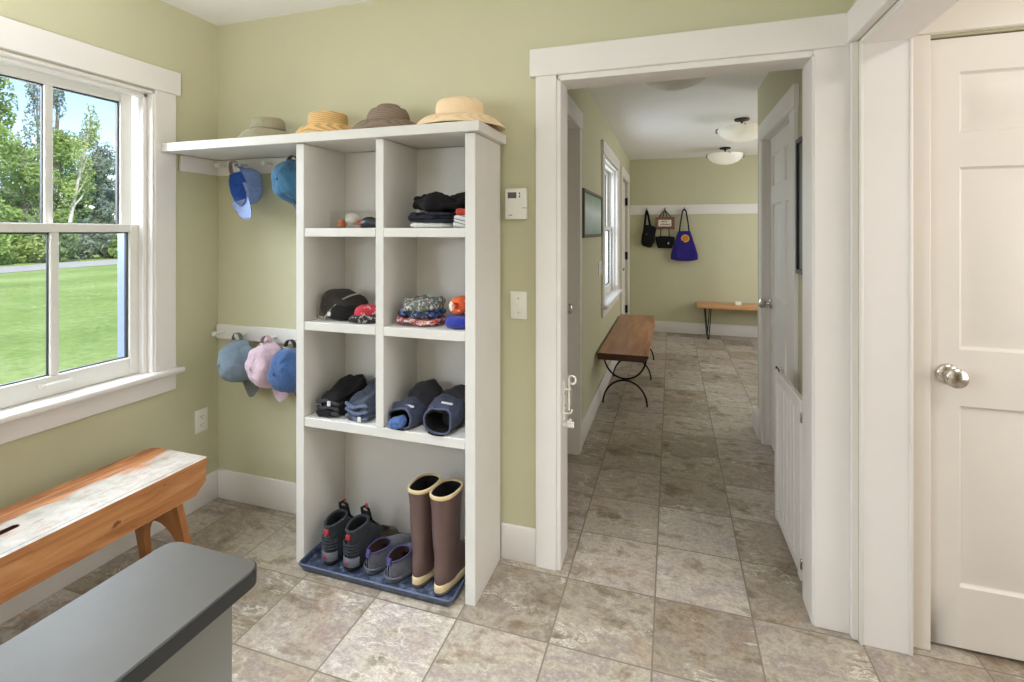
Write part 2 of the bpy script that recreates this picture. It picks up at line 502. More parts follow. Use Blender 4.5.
# doorway casing (trim_1)
m = MB()
m.box(-0.535, -0.448, 1.98, YB, 0, 2.028, bev=0.002)
m.box(0.478, 0.586, 1.98, YB, 0, 2.028, bev=0.002)
m.box(-0.56, 0.588, 1.974, YB, 2.028, 2.142, bev=0.003)
m.box(-0.448, -0.431, 1.986, 2.128, 0, 2.014, bev=0.002)           # jambs
m.box(0.472, 0.480, 1.986, 2.122, 0, 2.014, bev=0.002)
m.box(-0.443, 0.480, 1.986, 2.122, 2.004, 2.028, bev=0.002)
m.box(-0.535, -0.452, 2.12, 2.138, 0, 2.028); m.box(0.490, 0.578, 2.12, 2.138, 0, 2.028); m.box(-0.55, 0.578, 2.12, 2.14, 2.028, 2.14)
struct(m.build('trim_1', M['white'], smooth=30))
# casing of the wide opening in the right wall (trim_2)
m = MB()
m.box(0.584, 0.604, 1.958, 1.98, 0, 2.034, bev=0.002)
m.box(0.574, 0.602, 0.75, 1.973, 2.034, 2.142, bev=0.003)
m.box(0.606, 0.748, 1.942, 1.956, 0, 2.03, bev=0.002)               # far jamb faces the camera
m.box(0.602, 0.614, 1.938, 1.952, 0, 2.03, bev=0.004, seg=2)        # bead on the jamb corner
m.box(0.742, 0.752, 1.938, 1.950, 0, 2.03, bev=0.003, seg=2)
m.box(0.604, 0.750, 0.86, 1.942, 2.018, 2.036, bev=0.003)           # soffit
m.box(0.604, 0.750, 0.85, 0.865, 0, 2.03, bev=0.003)
m.box(0.584, 0.604, 0.75, 0.85, 0, 2.034, bev=0.002)
struct(m.build('trim_2', M['white'], smooth=30))
# closet door casing (trim_3)
m = MB()
m.box(0.748, 0.817, 1.982, YB, 0, 2.042, bev=0.003)
m.box(1.60, 1.69, 1.982, YB, 0, 2.042, bev=0.003)
m.box(0.748, 1.71, 1.978, YB, 2.042, 2.19, bev=0.003)
m.box(0.811, 0.820, 1.995, 2.11, 0, 2.042); m.box(1.597, 1.607, 1.995, 2.11, 0, 2.042)
struct(m.build('trim_3', M['doorwhite'], smooth=30))

def panel_door(w, h, panels, t=0.036):
    m = MB()
    dpt = 0.011
    m.box(0, w, dpt + 0.001, t, 0, h)
    xs = sorted({0, w} | {p[0] for p in panels} | {p[1] for p in panels})
    zs = sorted({0, h} | {p[2] for p in panels} | {p[3] for p in panels})
    for i in range(len(xs) - 1):
        for j in range(len(zs) - 1):
            cx, cz = (xs[i] + xs[i + 1]) / 2, (zs[j] + zs[j + 1]) / 2
            if any(p[0] < cx < p[1] and p[2] < cz < p[3] for p in panels): continue
            m._f([m.bm.verts.new(q) for q in ((xs[i], 0, zs[j]), (xs[i + 1], 0, zs[j]), (xs[i + 1], 0, zs[j + 1]), (xs[i], 0, zs[j + 1]))])
    for a, b, c, d in panels:
        def rc(k, y): return (a + k, b - k, c + k, d - k, y)
        m.rects([rc(0, 0), rc(0.006, 0.009), rc(0.010, dpt), rc(0.014, dpt), rc(0.048, 0.002)])
    for x0, x1, z0, z1 in ((0, 0, 0, h), (w, w, 0, h)):
        m._f([m.bm.verts.new(q) for q in ((x0, 0, 0), (x0, t, 0), (x0, t, h), (x0, 0, h))])
    m._f([m.bm.verts.new(q) for q in ((0, 0, h), (w, 0, h), (w, t, h), (0, t, h))])
    bmesh.ops.remove_doubles(m.bm, verts=m.bm.verts, dist=1e-5)
    return m
def six(w, h=2.018):
    st, mid = 0.085 if w > 0.7 else 0.08, 0.09
    pw = (w - 2 * st - mid) / 2
    c1, c2 = (st, st + pw), (st + pw + mid, w - st)
    return [(a, b, z0, z1) for a, b in (c1, c2) for z0, z1 in ((0.20, 0.80), (0.985, 1.59), (1.705, 1.905))]
def knob(m):
    m.lathe([(0.0, 0.0), (0.034, 0.0), (0.034, -0.005), (0.030, -0.010), (0.016, -0.013), (0.013, -0.02), (0.013, -0.034), (0.020, -0.039),
             (0.029, -0.046), (0.032, -0.054), (0.030, -0.064), (0.020, -0.071), (0.0, -0.073)], axis='Y', seg=32)
    return m

# door_1: closet door on the right, closed
d1 = struct(panel_door(0.768, 2.018, six(0.768)).build('door_1', M['doorwhite'], smooth=20, loc=(0.822, 2.012, 0.012)))
k = knob(MB()).build('door_knob', M['nickel'], d1, loc=(0.052, 0, 0.903)); k['label'] = 'satin nickel door knob'
# door_2: hall right door (faces -x), slightly recessed in its casing
Rz = Matrix.Rotation(-PI / 2, 4, 'Z')
d2 = struct(panel_door(RD1 - RD0 - 0.006, 1.968, [(a,b,c*0.975,d*0.975) for a,b,c,d in six(RD1-RD0-0.006)]).xf(Matrix.Translation((HXR + 0.03, RD1 - 0.003, 0.012)) @ Rz).build('door_2', M['white'], smooth=20))
knob(MB()).xf(Matrix.Translation((HXR + 0.03, RD1 - 0.045, 0.925)) @ Rz).build('door_knob', M['nickel'], d2)
m = MB()
for y0, y1 in ((RD0 - 0.1, RD0 + 0.004), (RD1 - 0.004, RD1 + 0.1)):
    m.box(HXR - 0.02, HXR, y0, y1, 0, 1.985, bev=0.002)
m.box(HXR - 0.024, HXR, RD0 - 0.115, RD1 + 0.115, 1.985, 2.095, bev=0.002)
m.box(HXR, HXR + 0.12, RD0 - 0.002, RD0 + 0.012, 0, 1.985); m.box(HXR, HXR + 0.12, RD1 - 0.012, RD1 + 0.002, 0, 1.985); m.box(HXR, HXR + 0.12, RD0, RD1, 1.981, 1.9856)
struct(m.build('trim_4', M['white'], smooth=30))
# door_3: first door on the hall's left, set back in its jamb
Rp = Matrix.Rotation(PI / 2, 4, 'Z')
d3 = struct(panel_door(LDY1 - LDY0 - 0.024, 2.018, six(0.78)).xf(Matrix.Translation((HXL - 0.085, LDY0 + 0.012, 0.012)) @ Rp).build('door_3', M['white'], smooth=20))
knob(MB()).xf(Matrix.Translation((HXL - 0.085, LDY1 - 0.075, 0.915)) @ Rp).build('door_knob', M['nickel'], d3)
m = MB()
for y0, y1 in ((LDY0 - 0.1, LDY0 + 0.004), (LDY1 - 0.004, LDY1 + 0.07)):
    m.box(HXL, HXL + 0.02, y0, y1, 0, 2.03, bev=0.002)
m.box(HXL, HXL + 0.024, LDY0 - 0.11, LDY1 + 0.085, 2.03, 2.14, bev=0.002)
m.box(HXL - 0.125, HXL + 0.004, LDY1 - 0.012, LDY1 + 0.002, 0, 2.03); m.box(HXL - 0.125, HXL + 0.004, LDY0 - 0.002, LDY0 + 0.012, 0, 2.03); m.box(HXL - 0.125, HXL, LDY0, LDY1, 2.026, 2.036)
struct(m.build('trim_5', M['white'], smooth=30))
# door_4: exterior door at the far end of the hall's left wall, with glass and black hinges
w4 = ED1 - ED0 - 0.02
pd = panel_door(w4, 2.018, [(0.1, w4 / 2 - 0.04, 0.2, 0.8), (w4 / 2 + 0.04, w4 - 0.1, 0.2, 0.8), (0.1, w4 - 0.1, 0.95, 1.9)])
d4 = struct(pd.xf(Matrix.Translation((HXL - 0.03, ED0 + 0.01, 0.012)) @ Rp).build('door_4', M['white'], smooth=20))
m = MB()
for zz in (0.35, 1.06, 1.78):
    m.box(HXL - 0.03, HXL + 0.004, ED1 - 0.03, ED1 + 0.005, zz - 0.05, zz + 0.05, bev=0.003)
m.build('hinge', M['iron'], d4)
m = MB(); m.lathe([(0, 0), (0.03, 0), (0.03, -0.008), (0.012, -0.012), (0.012, -0.05), (0, -0.05)], axis='Y', seg=16); m.box(-0.012, 0.1, -0.052, -0.04, -0.01, 0.01, bev=0.004)
m.xf(Matrix.Translation((HXL - 0.03, ED0 + 0.08, 0.93)) @ Rp).build('door_handle', M['iron'], d4)
m = MB()
m.box(HXL, HXL + 0.02, ED0 - 0.1, ED0, 0, 2.03, bev=0.002); m.box(HXL, HXL + 0.02, ED1, ED1 + 0.1, 0, 2.03, bev=0.002)
m.box(HXL, HXL + 0.024, ED0 - 0.11, ED1 + 0.11, 2.03, 2.14, bev=0.002)
struct(m.build('trim_6', M['white'], smooth=30))

# window_1 : double-hung, two lights per sash -------------------------------------------------
def window(name, y0, y1, z0, z1, xi, depth, sgn=1, muntin=True, lift=True, casing_head=True):
    """opening y0..y1, z0..z1; interior wall face at x=xi; outside is at smaller x"""
    m = MB()
    # casing on the wall
    cw = 0.1
    m.box(xi, xi + 0.02, y1 - 0.002, y1 + cw - 0.002, z0 + 0.0, z1 + 0.008, bev=0.0025)
    m.box(xi, xi + 0.02, y0 - cw + 0.002, y0 + 0.002, z0 + 0.0, z1 + 0.008, bev=0.0025)
    m.box(xi, xi + 0.026, y0 - cw - 0.018, y1 + cw + 0.018, z1 + 0.008, z1 + 0.118, bev=0.003)
    # inner bead and jamb liner
    for a, b in ((y0, y0 + 0.012), (y1 - 0.012, y1)):
        m.box(xi - depth, xi + 0.014, a, b, z0, z1, bev=0.002)
    m.box(xi - depth, xi + 0.014, y0, y1, z1 - 0.012, z1, bev=0.002)
    for a, b in ((y0 + 0.012, y0 + 0.03), (y1 - 0.03, y1 - 0.012)):
        m.box(xi - 0.052, xi - 0.018, a, b, z0, z1 - 0.012, bev=0.003)
    m.box(xi - 0.052, xi - 0.018, y0 + 0.012, y1 - 0.012, z1 - 0.03, z1 - 0.012, bev=0.003)
    # stool with rounded nose, horn ends, and apron
    m.box(xi - depth, xi, y0 + 0.001, y1 - 0.001, z0 - 0.03, z0, bev=0.0)
    m.box(xi - 0.01, xi + 0.055, y0 - cw - 0.02, y1 + cw + 0.02, z0 - 0.026, z0 + 0.002, bev=0.011, seg=4)
    m.box(xi, xi + 0.018, y0 - cw, y1 + cw, z0 - 0.105, z0 - 0.026, bev=0.0025)
    # exterior sill and casing
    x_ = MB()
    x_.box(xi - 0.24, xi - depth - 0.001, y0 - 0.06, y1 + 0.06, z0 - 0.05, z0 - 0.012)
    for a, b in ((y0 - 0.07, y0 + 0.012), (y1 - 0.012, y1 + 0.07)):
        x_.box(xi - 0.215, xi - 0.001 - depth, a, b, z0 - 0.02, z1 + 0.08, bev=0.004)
    w = struct(m.build(name, M['white'], smooth=30))
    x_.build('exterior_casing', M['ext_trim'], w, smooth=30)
    def sash(nm, x0, x1, a, b, c, d, st, rb, rt):
        s = MB()
        s.box(x0, x1, a, a + st, c, d, bev=0.003); s.box(x0, x1, b - st, b, c, d, bev=0.003)
        s.box(x0, x1, a + st, b - st, c, c + rb, bev=0.003); s.box(x0, x1, a + st, b - st, d - rt, d, bev=0.003)
        if muntin:
            ym = (a + b) / 2
            s.box(x0 + 0.004, x1 - 0.002, ym - 0.014, ym + 0.014, c + rb, d - rt, bev=0.003)
        so = s.build(nm, M['vinyl'], w, smooth=30)
        g = MB()
        xg = (x0 + x1) / 2 - 0.004
        ga, gb, gc, gd = a + st, b - st, c + rb, d - rt
        for p, q in ((ga, ga + 0.006), (gb - 0.006, gb)):
            g.box(xg - 0.008, xg + 0.006, p, q, gc, gd)
        g.box(xg - 0.008, xg + 0.006, ga, gb, gc, gc + 0.005); g.box(xg - 0.008, xg + 0.006, ga, gb, gd - 0.006, gd)
        if muntin: g.box(xg - 0.006, xg + 0.004, ym - 0.017, ym + 0.017, gc, gd)
        g.build('glazing_gasket', M['gasket'], so, smooth=0)
        p = MB()
        for (pa, pb) in (((ga, ym - 0.012), (ym + 0.012, gb)) if muntin else ((ga, gb),)):
            p.box(xg - 0.002, xg + 0.002, pa, pb, gc, gd)
        p.build('pane', M['glass'], so, smooth=0)
        return so
    zm = (z0 + z1) / 2 + 0.036
    sash('upper_sash', xi - 0.12, xi - 0.088, y0 + 0.03, y1 - 0.03, zm - 0.036, z1 - 0.014, 0.049, 0.034, 0.042)
    ls = sash('lower_sash', xi - 0.086, xi - 0.052, y0 + 0.014, y1 - 0.014, z0 + 0.001, zm, 0.05, 0.078, 0.036)
    if lift:
        f = MB(); ym = (y0 + y1) / 2
        f.tube([(xi - 0.052, ym - 0.045, z0 + 0.048), (xi - 0.038, ym - 0.04, z0 + 0.05), (xi - 0.036, ym, z0 + 0.052), (xi - 0.038, ym + 0.04, z0 + 0.05), (xi - 0.052, ym + 0.045, z0 + 0.048)], 0.005, 8)
        for q in (-0.05, 0.05):
            f.lathe([(0.0, 0.0), (0.009, 0.0), (0.009, 0.004), (0, 0.005)], c=(xi - 0.052, ym + q, z0 + 0.048), axis='X', seg=12)
        f.build('sash_lift', M['plastic'], w)
    return w
window('window_1', WY0, WY1, WZ0, WZ1, XL, 0.16)
window('window_2', HW0, HW1, 0.76, 2.035, HXL, 0.13, muntin=False, lift=False)
window('window_3', VY0, VY1, WZ0, WZ1, XL, 0.16)

# ================================================================== CUBBY SHELF
CB = (-1.5, 1.7, 0.0)
cub = thing('cubby_shelf', CB, 'tall white open cubby shelf unit against the green wall beside the doorway', 'shelf unit')
def cbox(name, *boxes, bev=0.002):
    m = MB()
    for b in boxes:
        m.box(b[0] - CB[0], b[1] - CB[0], b[2] - CB[1], b[3] - CB[1], b[4], b[5], bev=bev)
    return m.build(name, M['white2'], cub, smooth=30)
CY1 = 1.984
cbox('side_panel', (-1.5, -1.460, 1.70, CY1, 0, 1.755))
cbox('side_panel', (-0.731, -0.690, 1.70, CY1, 0, 1.755))
cbox('back_panel', (-1.460, -0.731, CY1 - 0.012, CY1, 0.02, 1.755))
cbox('divider', (-1.117, -1.081, 1.703, CY1 - 0.012, 0.612, 1.755))
for z0, z1 in ((1.366, 1.402), (0.976, 1.012)):
    cbox('shelf', (-1.460, -1.117, 1.7025, CY1 - 0.012, z0, z1)); cbox('shelf', (-1.081, -0.731, 1.7025, CY1 - 0.012, z0, z1))
cbox('shelf', (-1.460, -0.731, 1.7025, CY1 - 0.012, 0.574, 0.612))
m = MB()
m.box(-2.243 - CB[0], -0.668 - CB[0], 1.682 - CB[1], 1.997 - CB[1], 1.757, 1.796, bev=0.002)
m.build('top_board', M['white2'], cub, smooth=30)
ZS = {1: 1.402, 2: 1.012, 3: 0.612}

# peg rails -----------------------------------------------------------------
def peg(m, x, y, z, L=0.055):
    m.lathe([(0, 0), (0.0075, 0), (0.0075, -L + 0.012), (0.009, -L + 0.009), (0.0125, -L + 0.005), (0.0125, -L - 0.004), (0.008, -L - 0.009), (0, -L - 0.010)], c=(x, y, z), axis='Y', seg=16)
def peg_rail(name, z0, z1, pegs, label, left=False):
    r = thing(name, (-1.9, 1.98, z0), label, 'peg rail')
    m = MB()
    m.box(-0.355, 0.398, 0, 0.02, 0, z1 - z0, bev=0.003)
    m.build('rail_board', M['white'], r, smooth=30)
    if left:
        m = MB(); m.box(-0.364, -0.344, -0.20, 0.0, 0, z1 - z0, bev=0.003)
        m.build('return_board', M['white'], r, smooth=30)
    for px, pz in pegs:
        m = MB(); peg(m, px + 1.9, 0.001, pz - z0)
        m.build('peg', M['white'], r)
    return r
peg_rail('peg_rail', 1.678, 1.755, [(-2.19, 1.722), (-2.05, 1.722), (-1.895, 1.722), (-1.72, 1.722)], 'upper white peg rail under the hat shelf in the corner', True)
peg_rail('peg_rail', 0.832, 0.905, [(-2.205, 0.868), (-2.06, 0.868), (-1.872, 0.862), (-1.722, 0.862)], 'lower white peg rail on the green wall below the caps by the outlet')

# ================================================================== CAPS
def cap(loc, mats, R, label, brim_curve=0.02, rx=0.088, ry=0.104, hz=0.122, seed=0, badge=None, squash=1.0):
    """local frame: +Y front (brim), +Z crown top, opening at z=0; R = 3x3 rotation to the hanging pose; loc = peg contact"""
    crown_m, brim_m, in_m, strap_m = mats
    # the strap arch at the back is what hangs on the peg
    hang = Vector((0, -ry - 0.030, 0.012))
    root = thing('baseball_cap', loc, label, 'cap', group=None)
    T = R.to_4x4() @ Matrix.Translation(-hang)
    nu, nv = 72, 16
    def P(th, t, k=1.0, seam=True):
        # t 0 rim..1 top
        ph = t * PI / 2
        cr = math.cos(ph) ** 0.62
        a = th
        x, y = math.cos(a) * rx * cr, math.sin(a) * ry * cr
        z = hz * math.sin(ph) ** 0.9
        q = Vector((x, y, z)) * 16 + Vector((seed, seed, seed))
        d = noise.noise(q) * 0.011 + noise.noise(q * 2.1) * 0.005
        if seam:
            s = abs(math.sin(a * 3 + PI / 2))
            d -= 0.003 * max(0, 1 - s * 6) * cr
        r = Vector((x, y, z * 0.7)).normalized()
        v = Vector((x, y, z)) + r * d
        v *= k
        # notch for strap opening at the back
        back = max(0.0, -math.sin(a))
        if t < 0.42 and back > 0.93:
            v.z = max(v.z, 0.048 * min(1.0, (back - 0.93) / 0.03))
        v.x *= squash
        return v
    m = MB()
    rings = [[P(2 * PI * i / nu, j / nv) for i in range(nu)] for j in range(nv)] + [[P(2 * PI * i / nu, 0.995) for i in range(nu)]]
    m.loft(rings, cap0=False)
    m.xf(T)
    crown = m.build('crown', crown_m, root, smooth=60)
    m = MB()
    rings = [[P(2 * PI * i / nu, j / nv, 0.945, False) for i in range(nu)] for j in range(nv)] + [[P(2 * PI * i / nu, 0.995, 0.945, False) for i in range(nu)]]
    m.loft(rings, cap0=False); m.xf(T)
    m.build('lining', in_m, root, smooth=60)
    m = MB(); m.lathe([(0, 0), (0.007, 0), (0.0065, 0.004), (0, 0.006)], c=(0, 0, hz + 0.001), seg=12); m.xf(T); m.build('button', crown_m, root)
    # brim
    m = MB()
    def brim(off):
        rows = []
        for j in range(9):
            t = j / 8
            row = []
            for i in range(25):
                a = PI * (0.12 + 0.76 * i / 24)
                x0, y0 = math.cos(a) * rx * 0.99, math.sin(a) * ry * 0.99
                ext = 0.080 * math.sin(PI * i / 24) ** 0.34
                x = x0 * (1 + 0.02 * t); y = y0 + ext * t
                z = 0.006 - brim_curve * (x / rx) ** 2 * (0.35 + t) - 0.004 * t + off
                row.append(Vector((x * squash, y, z)))
            rows.append(row)
        return rows
    up, lo = brim(0.0015), brim(-0.0015)
    rings = [u + list(reversed(l)) for u, l in zip(up, lo)]
    m.loft(rings); m.xf(T)
    m.build('brim', brim_m, root, smooth=50)
    # strap
    m = MB()
    pts = []
    for i in range(17):
        u = i / 16
        pts.append((0.036 * math.cos(PI * u), -ry * 0.90 - 0.046 * math.sin(PI * u) ** 0.8, 0.014))
    m.strap(pts, 0.018, 0.003, (0, 0, 1)); m.xf(T)
    m.build('strap', strap_m, root)
    m = MB(); m.box(0.026, 0.040, -ry * 0.90 - 0.022, -ry * 0.90 - 0.004, 0.003, 0.025, bev=0.002); m.xf(T); m.build('buckle', M['nickel'], root)
    if badge:
        m = MB(); m.lathe([(0, 0), (0.011, 0), (0.011, -0.003), (0, -0.003)], axis='Y', seg=16)
        m.xf(T @ Matrix.Translation((0, ry * 0.97 + 0.004, 0.04)) @ Matrix.Rotation(PI, 4, 'Z') @ Matrix.Rotation(-0.25, 4, 'X'))
        m.build('badge', badge, root)
    return root
def frame(front, up):
    y = Vector(front).normalized(); z = Vector(up).normalized()
    z = (z - y * z.dot(y)).normalized()
    x = y.cross(z)
    return Matrix((x, y, z)).transposed()
F_ = {
 'ltblue': fabric('light_blue_cotton', rgb(126, 150, 204)), 'ltblue_in': fabric('royal_blue_lining', rgb(58, 98, 172)), 'ltblue_b': fabric('pale_blue_brim', rgb(150, 168, 212)),
 'teal': fabric('teal_blue_cotton', rgb(60, 106, 138)), 'teal_in': fabric('dark_teal_lining', rgb(46, 84, 120)),
 'greyblue': fabric('washed_grey_blue_cotton', rgb(118, 134, 148)), 'olive': fabric('grey_olive_cotton', rgb(98, 102, 94)),
 'pink': fabric('pale_pink_cotton', rgb(204, 178, 190)), 'pink_in': fabric('pink_lining', rgb(190, 156, 170)),
 'blue': fabric('mid_blue_denim', rgb(64, 92, 138)), 'blue_in': fabric('dark_blue_lining', rgb(48, 70, 120)),
 'tan': fabric('tan_strap', rgb(150, 132, 120)), 'dark': fabric('dark_strap', rgb(60, 56, 58)),
}
badge_m = plain('dark_red_badge', rgb(96, 50, 48), 0.6)
PY = 1.925
cap((-2.05, PY - 0.04, 1.722), (F_['ltblue'], F_['ltblue_b'], F_['ltblue_in'], F_['tan']), frame((0.62, -0.12, -1), (0.34, 0.92, 0.10)),
    'light blue baseball cap hanging open from the upper peg rail in the corner', seed=1, hz=0.098, brim_curve=0.014)
cap((-1.72, PY - 0.005, 1.738), (F_['teal'], F_['teal'], F_['teal_in'], F_['dark']), frame((0.40, -0.15, -1), (-0.15, -1, 0.1)),
    'teal blue baseball cap half behind the left side of the white shelf unit', seed=2, badge=badge_m)
cap((-2.06, PY, 0.876), (F_['greyblue'], F_['olive'], F_['dark'], F_['olive']), frame((0.42, -0.12, -1), (-0.28, -0.95, 0.1)),
    'washed grey-blue baseball cap with olive brim, leftmost on the lower peg rail', seed=3)
cap((-1.878, PY - 0.003, 0.874), (F_['pink'], F_['pink'], F_['pink_in'], F_['pink_in']), frame((0.42, -0.12, -1), (-0.22, -0.95, 0.1)),
    'pale pink baseball cap hanging in the middle of the lower peg rail', seed=4)
cap((-1.716, PY - 0.022, 0.870), (F_['blue'], F_['blue'], F_['blue_in'], F_['dark']), frame((0.36, -0.12, -1), (-0.25, -0.95, 0.1)),
    'mid-blue baseball cap hanging from the lower peg rail against the shelf side', seed=5)

# ================================================================== HATS ON TOP BOARD
def hat(loc, mat, label, rc, hc, rb, droop, top, sx=1.0, sy=1.0, rz=0.0, name='straw_hat', band=None, seed=0, wob=0.006, lift=0.0, dent=0.0, tip=(0, 0)):
    root = thing(name, loc, label, 'hat', rz)
    n = 56
    def ring(r, z, w=1.0, brim=0.0):
        out = []
        for i in range(n):
            a = 2 * PI * i / n
            x, y = math.cos(a) * r * sx, math.sin(a) * r * sy
            q = Vector((x * 9 + seed, y * 9, z * 9 + seed))
            dz = noise.noise(q) * wob * w
            dr = 1 + noise.noise(q + Vector((9, 9, 9))) * 0.05 * w
            zz = z + dz + brim * (0.9 * droop * (math.cos(a) ** 2) + lift * math.sin(a) ** 2)
            zz += (tip[0] * x + tip[1] * y)
            out.append((x * dr, y * dr, max(zz, 0.0015)))
        return out
    m = MB()
    bz = 0.044
    prof = [(rb, 0.006, 1.0, 1.0), (rb * 0.992, 0.0105, 1, 1.0)]
    for t in (0.06, 0.14, 0.25, 0.4, 0.6, 0.8, 0.95):
        prof.append((rb + (rc - rb) * t, 0.0105 + bz * (1 - (1 - t) ** 2.4), 0.9, (1 - t) ** 1.3))
    z1 = 0.0105 + bz
    prof += [(rc, z1 + 0.003, 0.4, 0), (rc * 0.985, z1 + 0.012, .3, 0)]
    for t in (0.3, 0.6, 0.85):
        prof.append((rc * (1 - 0.12 * t * t * top), z1 + 0.006 + (hc - 0.012 - z1) * t, 0.4, 0))
    prof += [(rc * (1 - 0.22 * top), hc - 0.005, 0.4, 0), (rc * (0.78 - 0.12 * top), hc + 0.001 * top, 0.6, 0), (rc * 0.4, hc + 0.004 * top - dent, 0.6, 0), (0.002, hc + 0.006 * top - dent, 0.2, 0)]
    m.loft([ring(*p) for p in prof], cap0=False)
    m.loft([ring(rb, 0.006, 1, 1), ring((rb + rc) / 2, 0.004 + bz * 0.6, 0.9, 0.4), ring(rc * 0.97, bz, 0.4, 0), ring(rc * 0.94 * (1 - .1 * top), hc - 0.014, 0.3, 0), ring(0.01, hc - 0.014 - dent, 0.2, 0)], cap0=False)
    bmesh.ops.remove_doubles(m.bm, verts=m.bm.verts, dist=1e-5)
    m.build('crown_and_brim', mat, root, smooth=60, recalc=False)
    if band:
        m = MB()
        m.loft([ring(rc * 1.012, 0.046, .4), ring(rc * 1.014, 0.05, .35), ring(rc * 1.008, 0.063, .4), ring(rc * 0.98, 0.064, .4)], cap0=False, cap1=False)
        m.build('hat_band', band, root, smooth=60)
    return root
ZT = 1.797
hat((-1.785, 1.842, ZT), fabric('sage_canvas', rgb(158, 152, 126), 0.12), 'sage canvas bucket hat, leftmost of the hats above the cubbies', 0.078, 0.116, 0.132, 0.0, 0.9, 1.0, 0.92, 0.2, 'bucket_hat', fabric('sage_band', rgb(128, 122, 98), 0.1), 1, 0.012, 0.0, 0.008, (0.02, 0))
hat((-1.452, 1.842, ZT), straw('golden_straw', rgb(208, 170, 112)), 'golden straw hat with flat crown between the bucket hat and the brown hat', 0.084, 0.114, 0.138, 0.0, 0.35, 1.05, 0.92, 0.0, 'straw_hat', None, 2, 0.007, 0.0, 0.006)
hat((-1.145, 1.842, ZT), straw('brown_straw', rgb(128, 110, 94), 0.2), 'grey-brown straw hat with rounded crown beside the cream hat', 0.086, 0.120, 0.148, 0.0, 2.1, 1.08, 0.92, 0.1, 'straw_hat', None, 3, 0.006, 0.0, 0.0)
hat((-0.815, 1.842, ZT), straw('cream_straw', rgb(234, 206, 168), 0.08), 'wide cream straw hat, rightmost on top over the shelf corner', 0.090, 0.122, 0.165, 0.0, 0.7, 1.12, 0.88, 0.05, 'straw_hat', None, 4, 0.005, 0.0, 0.0, (-0.015, 0))

# ================================================================== CUBBY CONTENTS
def lump_thing(name, label, cat, mat, c, size, rz=0.0, **kw):
    m = MB()
    soft(m, (0, 0, 0), size, **kw)
    o = m.build(name, mat, smooth=70)
    o.location = c; o.rotation_euler = (0, 0, rz)
    return tag(o, label, cat)
black_c = fabric('black_cotton', rgb(20, 19, 20), 0.3); navy_c = fabric('dark_navy_cotton', rgb(32, 32, 44), 0.3); white_c = fabric('white_cotton', rgb(214, 212, 210), 0.08)
# --- top left cubby: clear box with toy, black case
bx = thing('clear_box', (-1.318, 1.862, ZS[1] + 0.001), 'small clear plastic box in the top left cubby', 'box')
m = MB(); W, D, Hh, t = 0.10, 0.052, 0.07, 0.0025
m.box(-W, W, -D, D, 0, t); m.box(-W, W, -D, -D + t, t, Hh); m.box(-W, W, D - t, D, t, Hh); m.box(-W, -W + t, -D + t, D - t, t, Hh); m.box(W - t, W, -D + t, D - t, t, Hh)
m.build('box_body', M['clearbox'], bx, smooth=0)
m = MB(); m.box(-W - 0.004, W + 0.004, -D - 0.004, D + 0.004, Hh, Hh + 0.006, bev=0.002); m.build('lid', M['clearbox'], bx, smooth=0)
lump_thing('cloth_ball', 'white ball with a dark spot inside the clear plastic box', 'ball', pattern('white_with_grey_spots', [rgb(226, 224, 220), rgb(220, 218, 214), rgb(222, 220, 216), rgb(120, 116, 116)], 22), (-1.333, 1.85, ZS[1] + 0.012), (0.062, 0.06, 0.055), e=0.95, amp=0.003)
lump_thing('cloth_piece', 'orange bit left of the white ball inside the clear box', 'cloth', fabric('orange_felt', rgb(214, 128, 78)), (-1.380, 1.845, ZS[1] + 0.0045), (0.03, 0.04, 0.034), e=0.7, amp=0.004, seed=3)
lump_thing('cloth_piece', 'coral bit right of the white ball inside the clear box', 'cloth', fabric('coral_felt', rgb(208, 92, 70)), (-1.270, 1.845, ZS[1] + 0.0045), (0.05, 0.045, 0.034), e=0.8, amp=0.005, seed=4)
m = MB(); m.loft([[(x, math.cos(a) * r * 0.9, r + math.sin(a) * r) for a in [2 * PI * k / 18 for k in range(18)]] for x, r in ((-0.052, 0.004), (-0.049, 0.014), (-0.04, 0.020), (-0.02, 0.023), (0.0, 0.023), (0.02, 0.019), (0.035, 0.016), (0.05, 0.015), (0.058, 0.011), (0.06, 0.004))])
o = m.build('glasses_case', M['black_plastic'], smooth=60, loc=(-1.182, 1.775, ZS[1] + 0.001)); tag(o, 'small black case lying by the divider in the top left cubby', 'case')
# --- top right cubby: folded dark clothes
z = ZS[1] + 0.001
def folded(name, label, cat, mat, c, w, d, t, layers, rz=0.0, seed=0, amp=0.006):
    """folded garment: stacked soft layers joined at a rounded fold, one continuous pile per garment"""
    m = MB()
    h = t / layers
    for i in range(layers):
        soft(m, (noise.noise(Vector((seed, i, 1))) * 0.008, noise.noise(Vector((seed, i, 5))) * 0.008, i * h * 0.92), (w * (1 - 0.03 * i), d * (1 - 0.03 * i), h * 1.12), e=0.42, amp=amp * 1.8, freq=16, seed=seed + i, nu=48, nv=14, flat=(i == 0), stretch=(1, 1.6, 0.3))
    o = m.build(name, mat, smooth=70)
    o.location = c; o.rotation_euler = (0, 0, rz)
    return tag(o, label, cat)
folded('folded_shirt', 'white folded cloth at the bottom of the dark pile, top right cubby', 'clothes', white_c, (-0.90, 1.80, z), 0.185, 0.15, 0.018, 1, 0.05, 1, 0.003)
folded('folded_trousers', 'dark navy folded clothes under the black bundle, top right cubby', 'clothes', navy_c, (-0.892, 1.80, z + 0.019), 0.205, 0.165, 0.042, 3, -0.03, 2)
m = MB(); soft(m, (0, 0, 0), (0.225, 0.18, 0.072), e=0.6, amp=0.024, freq=17, seed=9, nu=72, nv=32, crease=0.008)
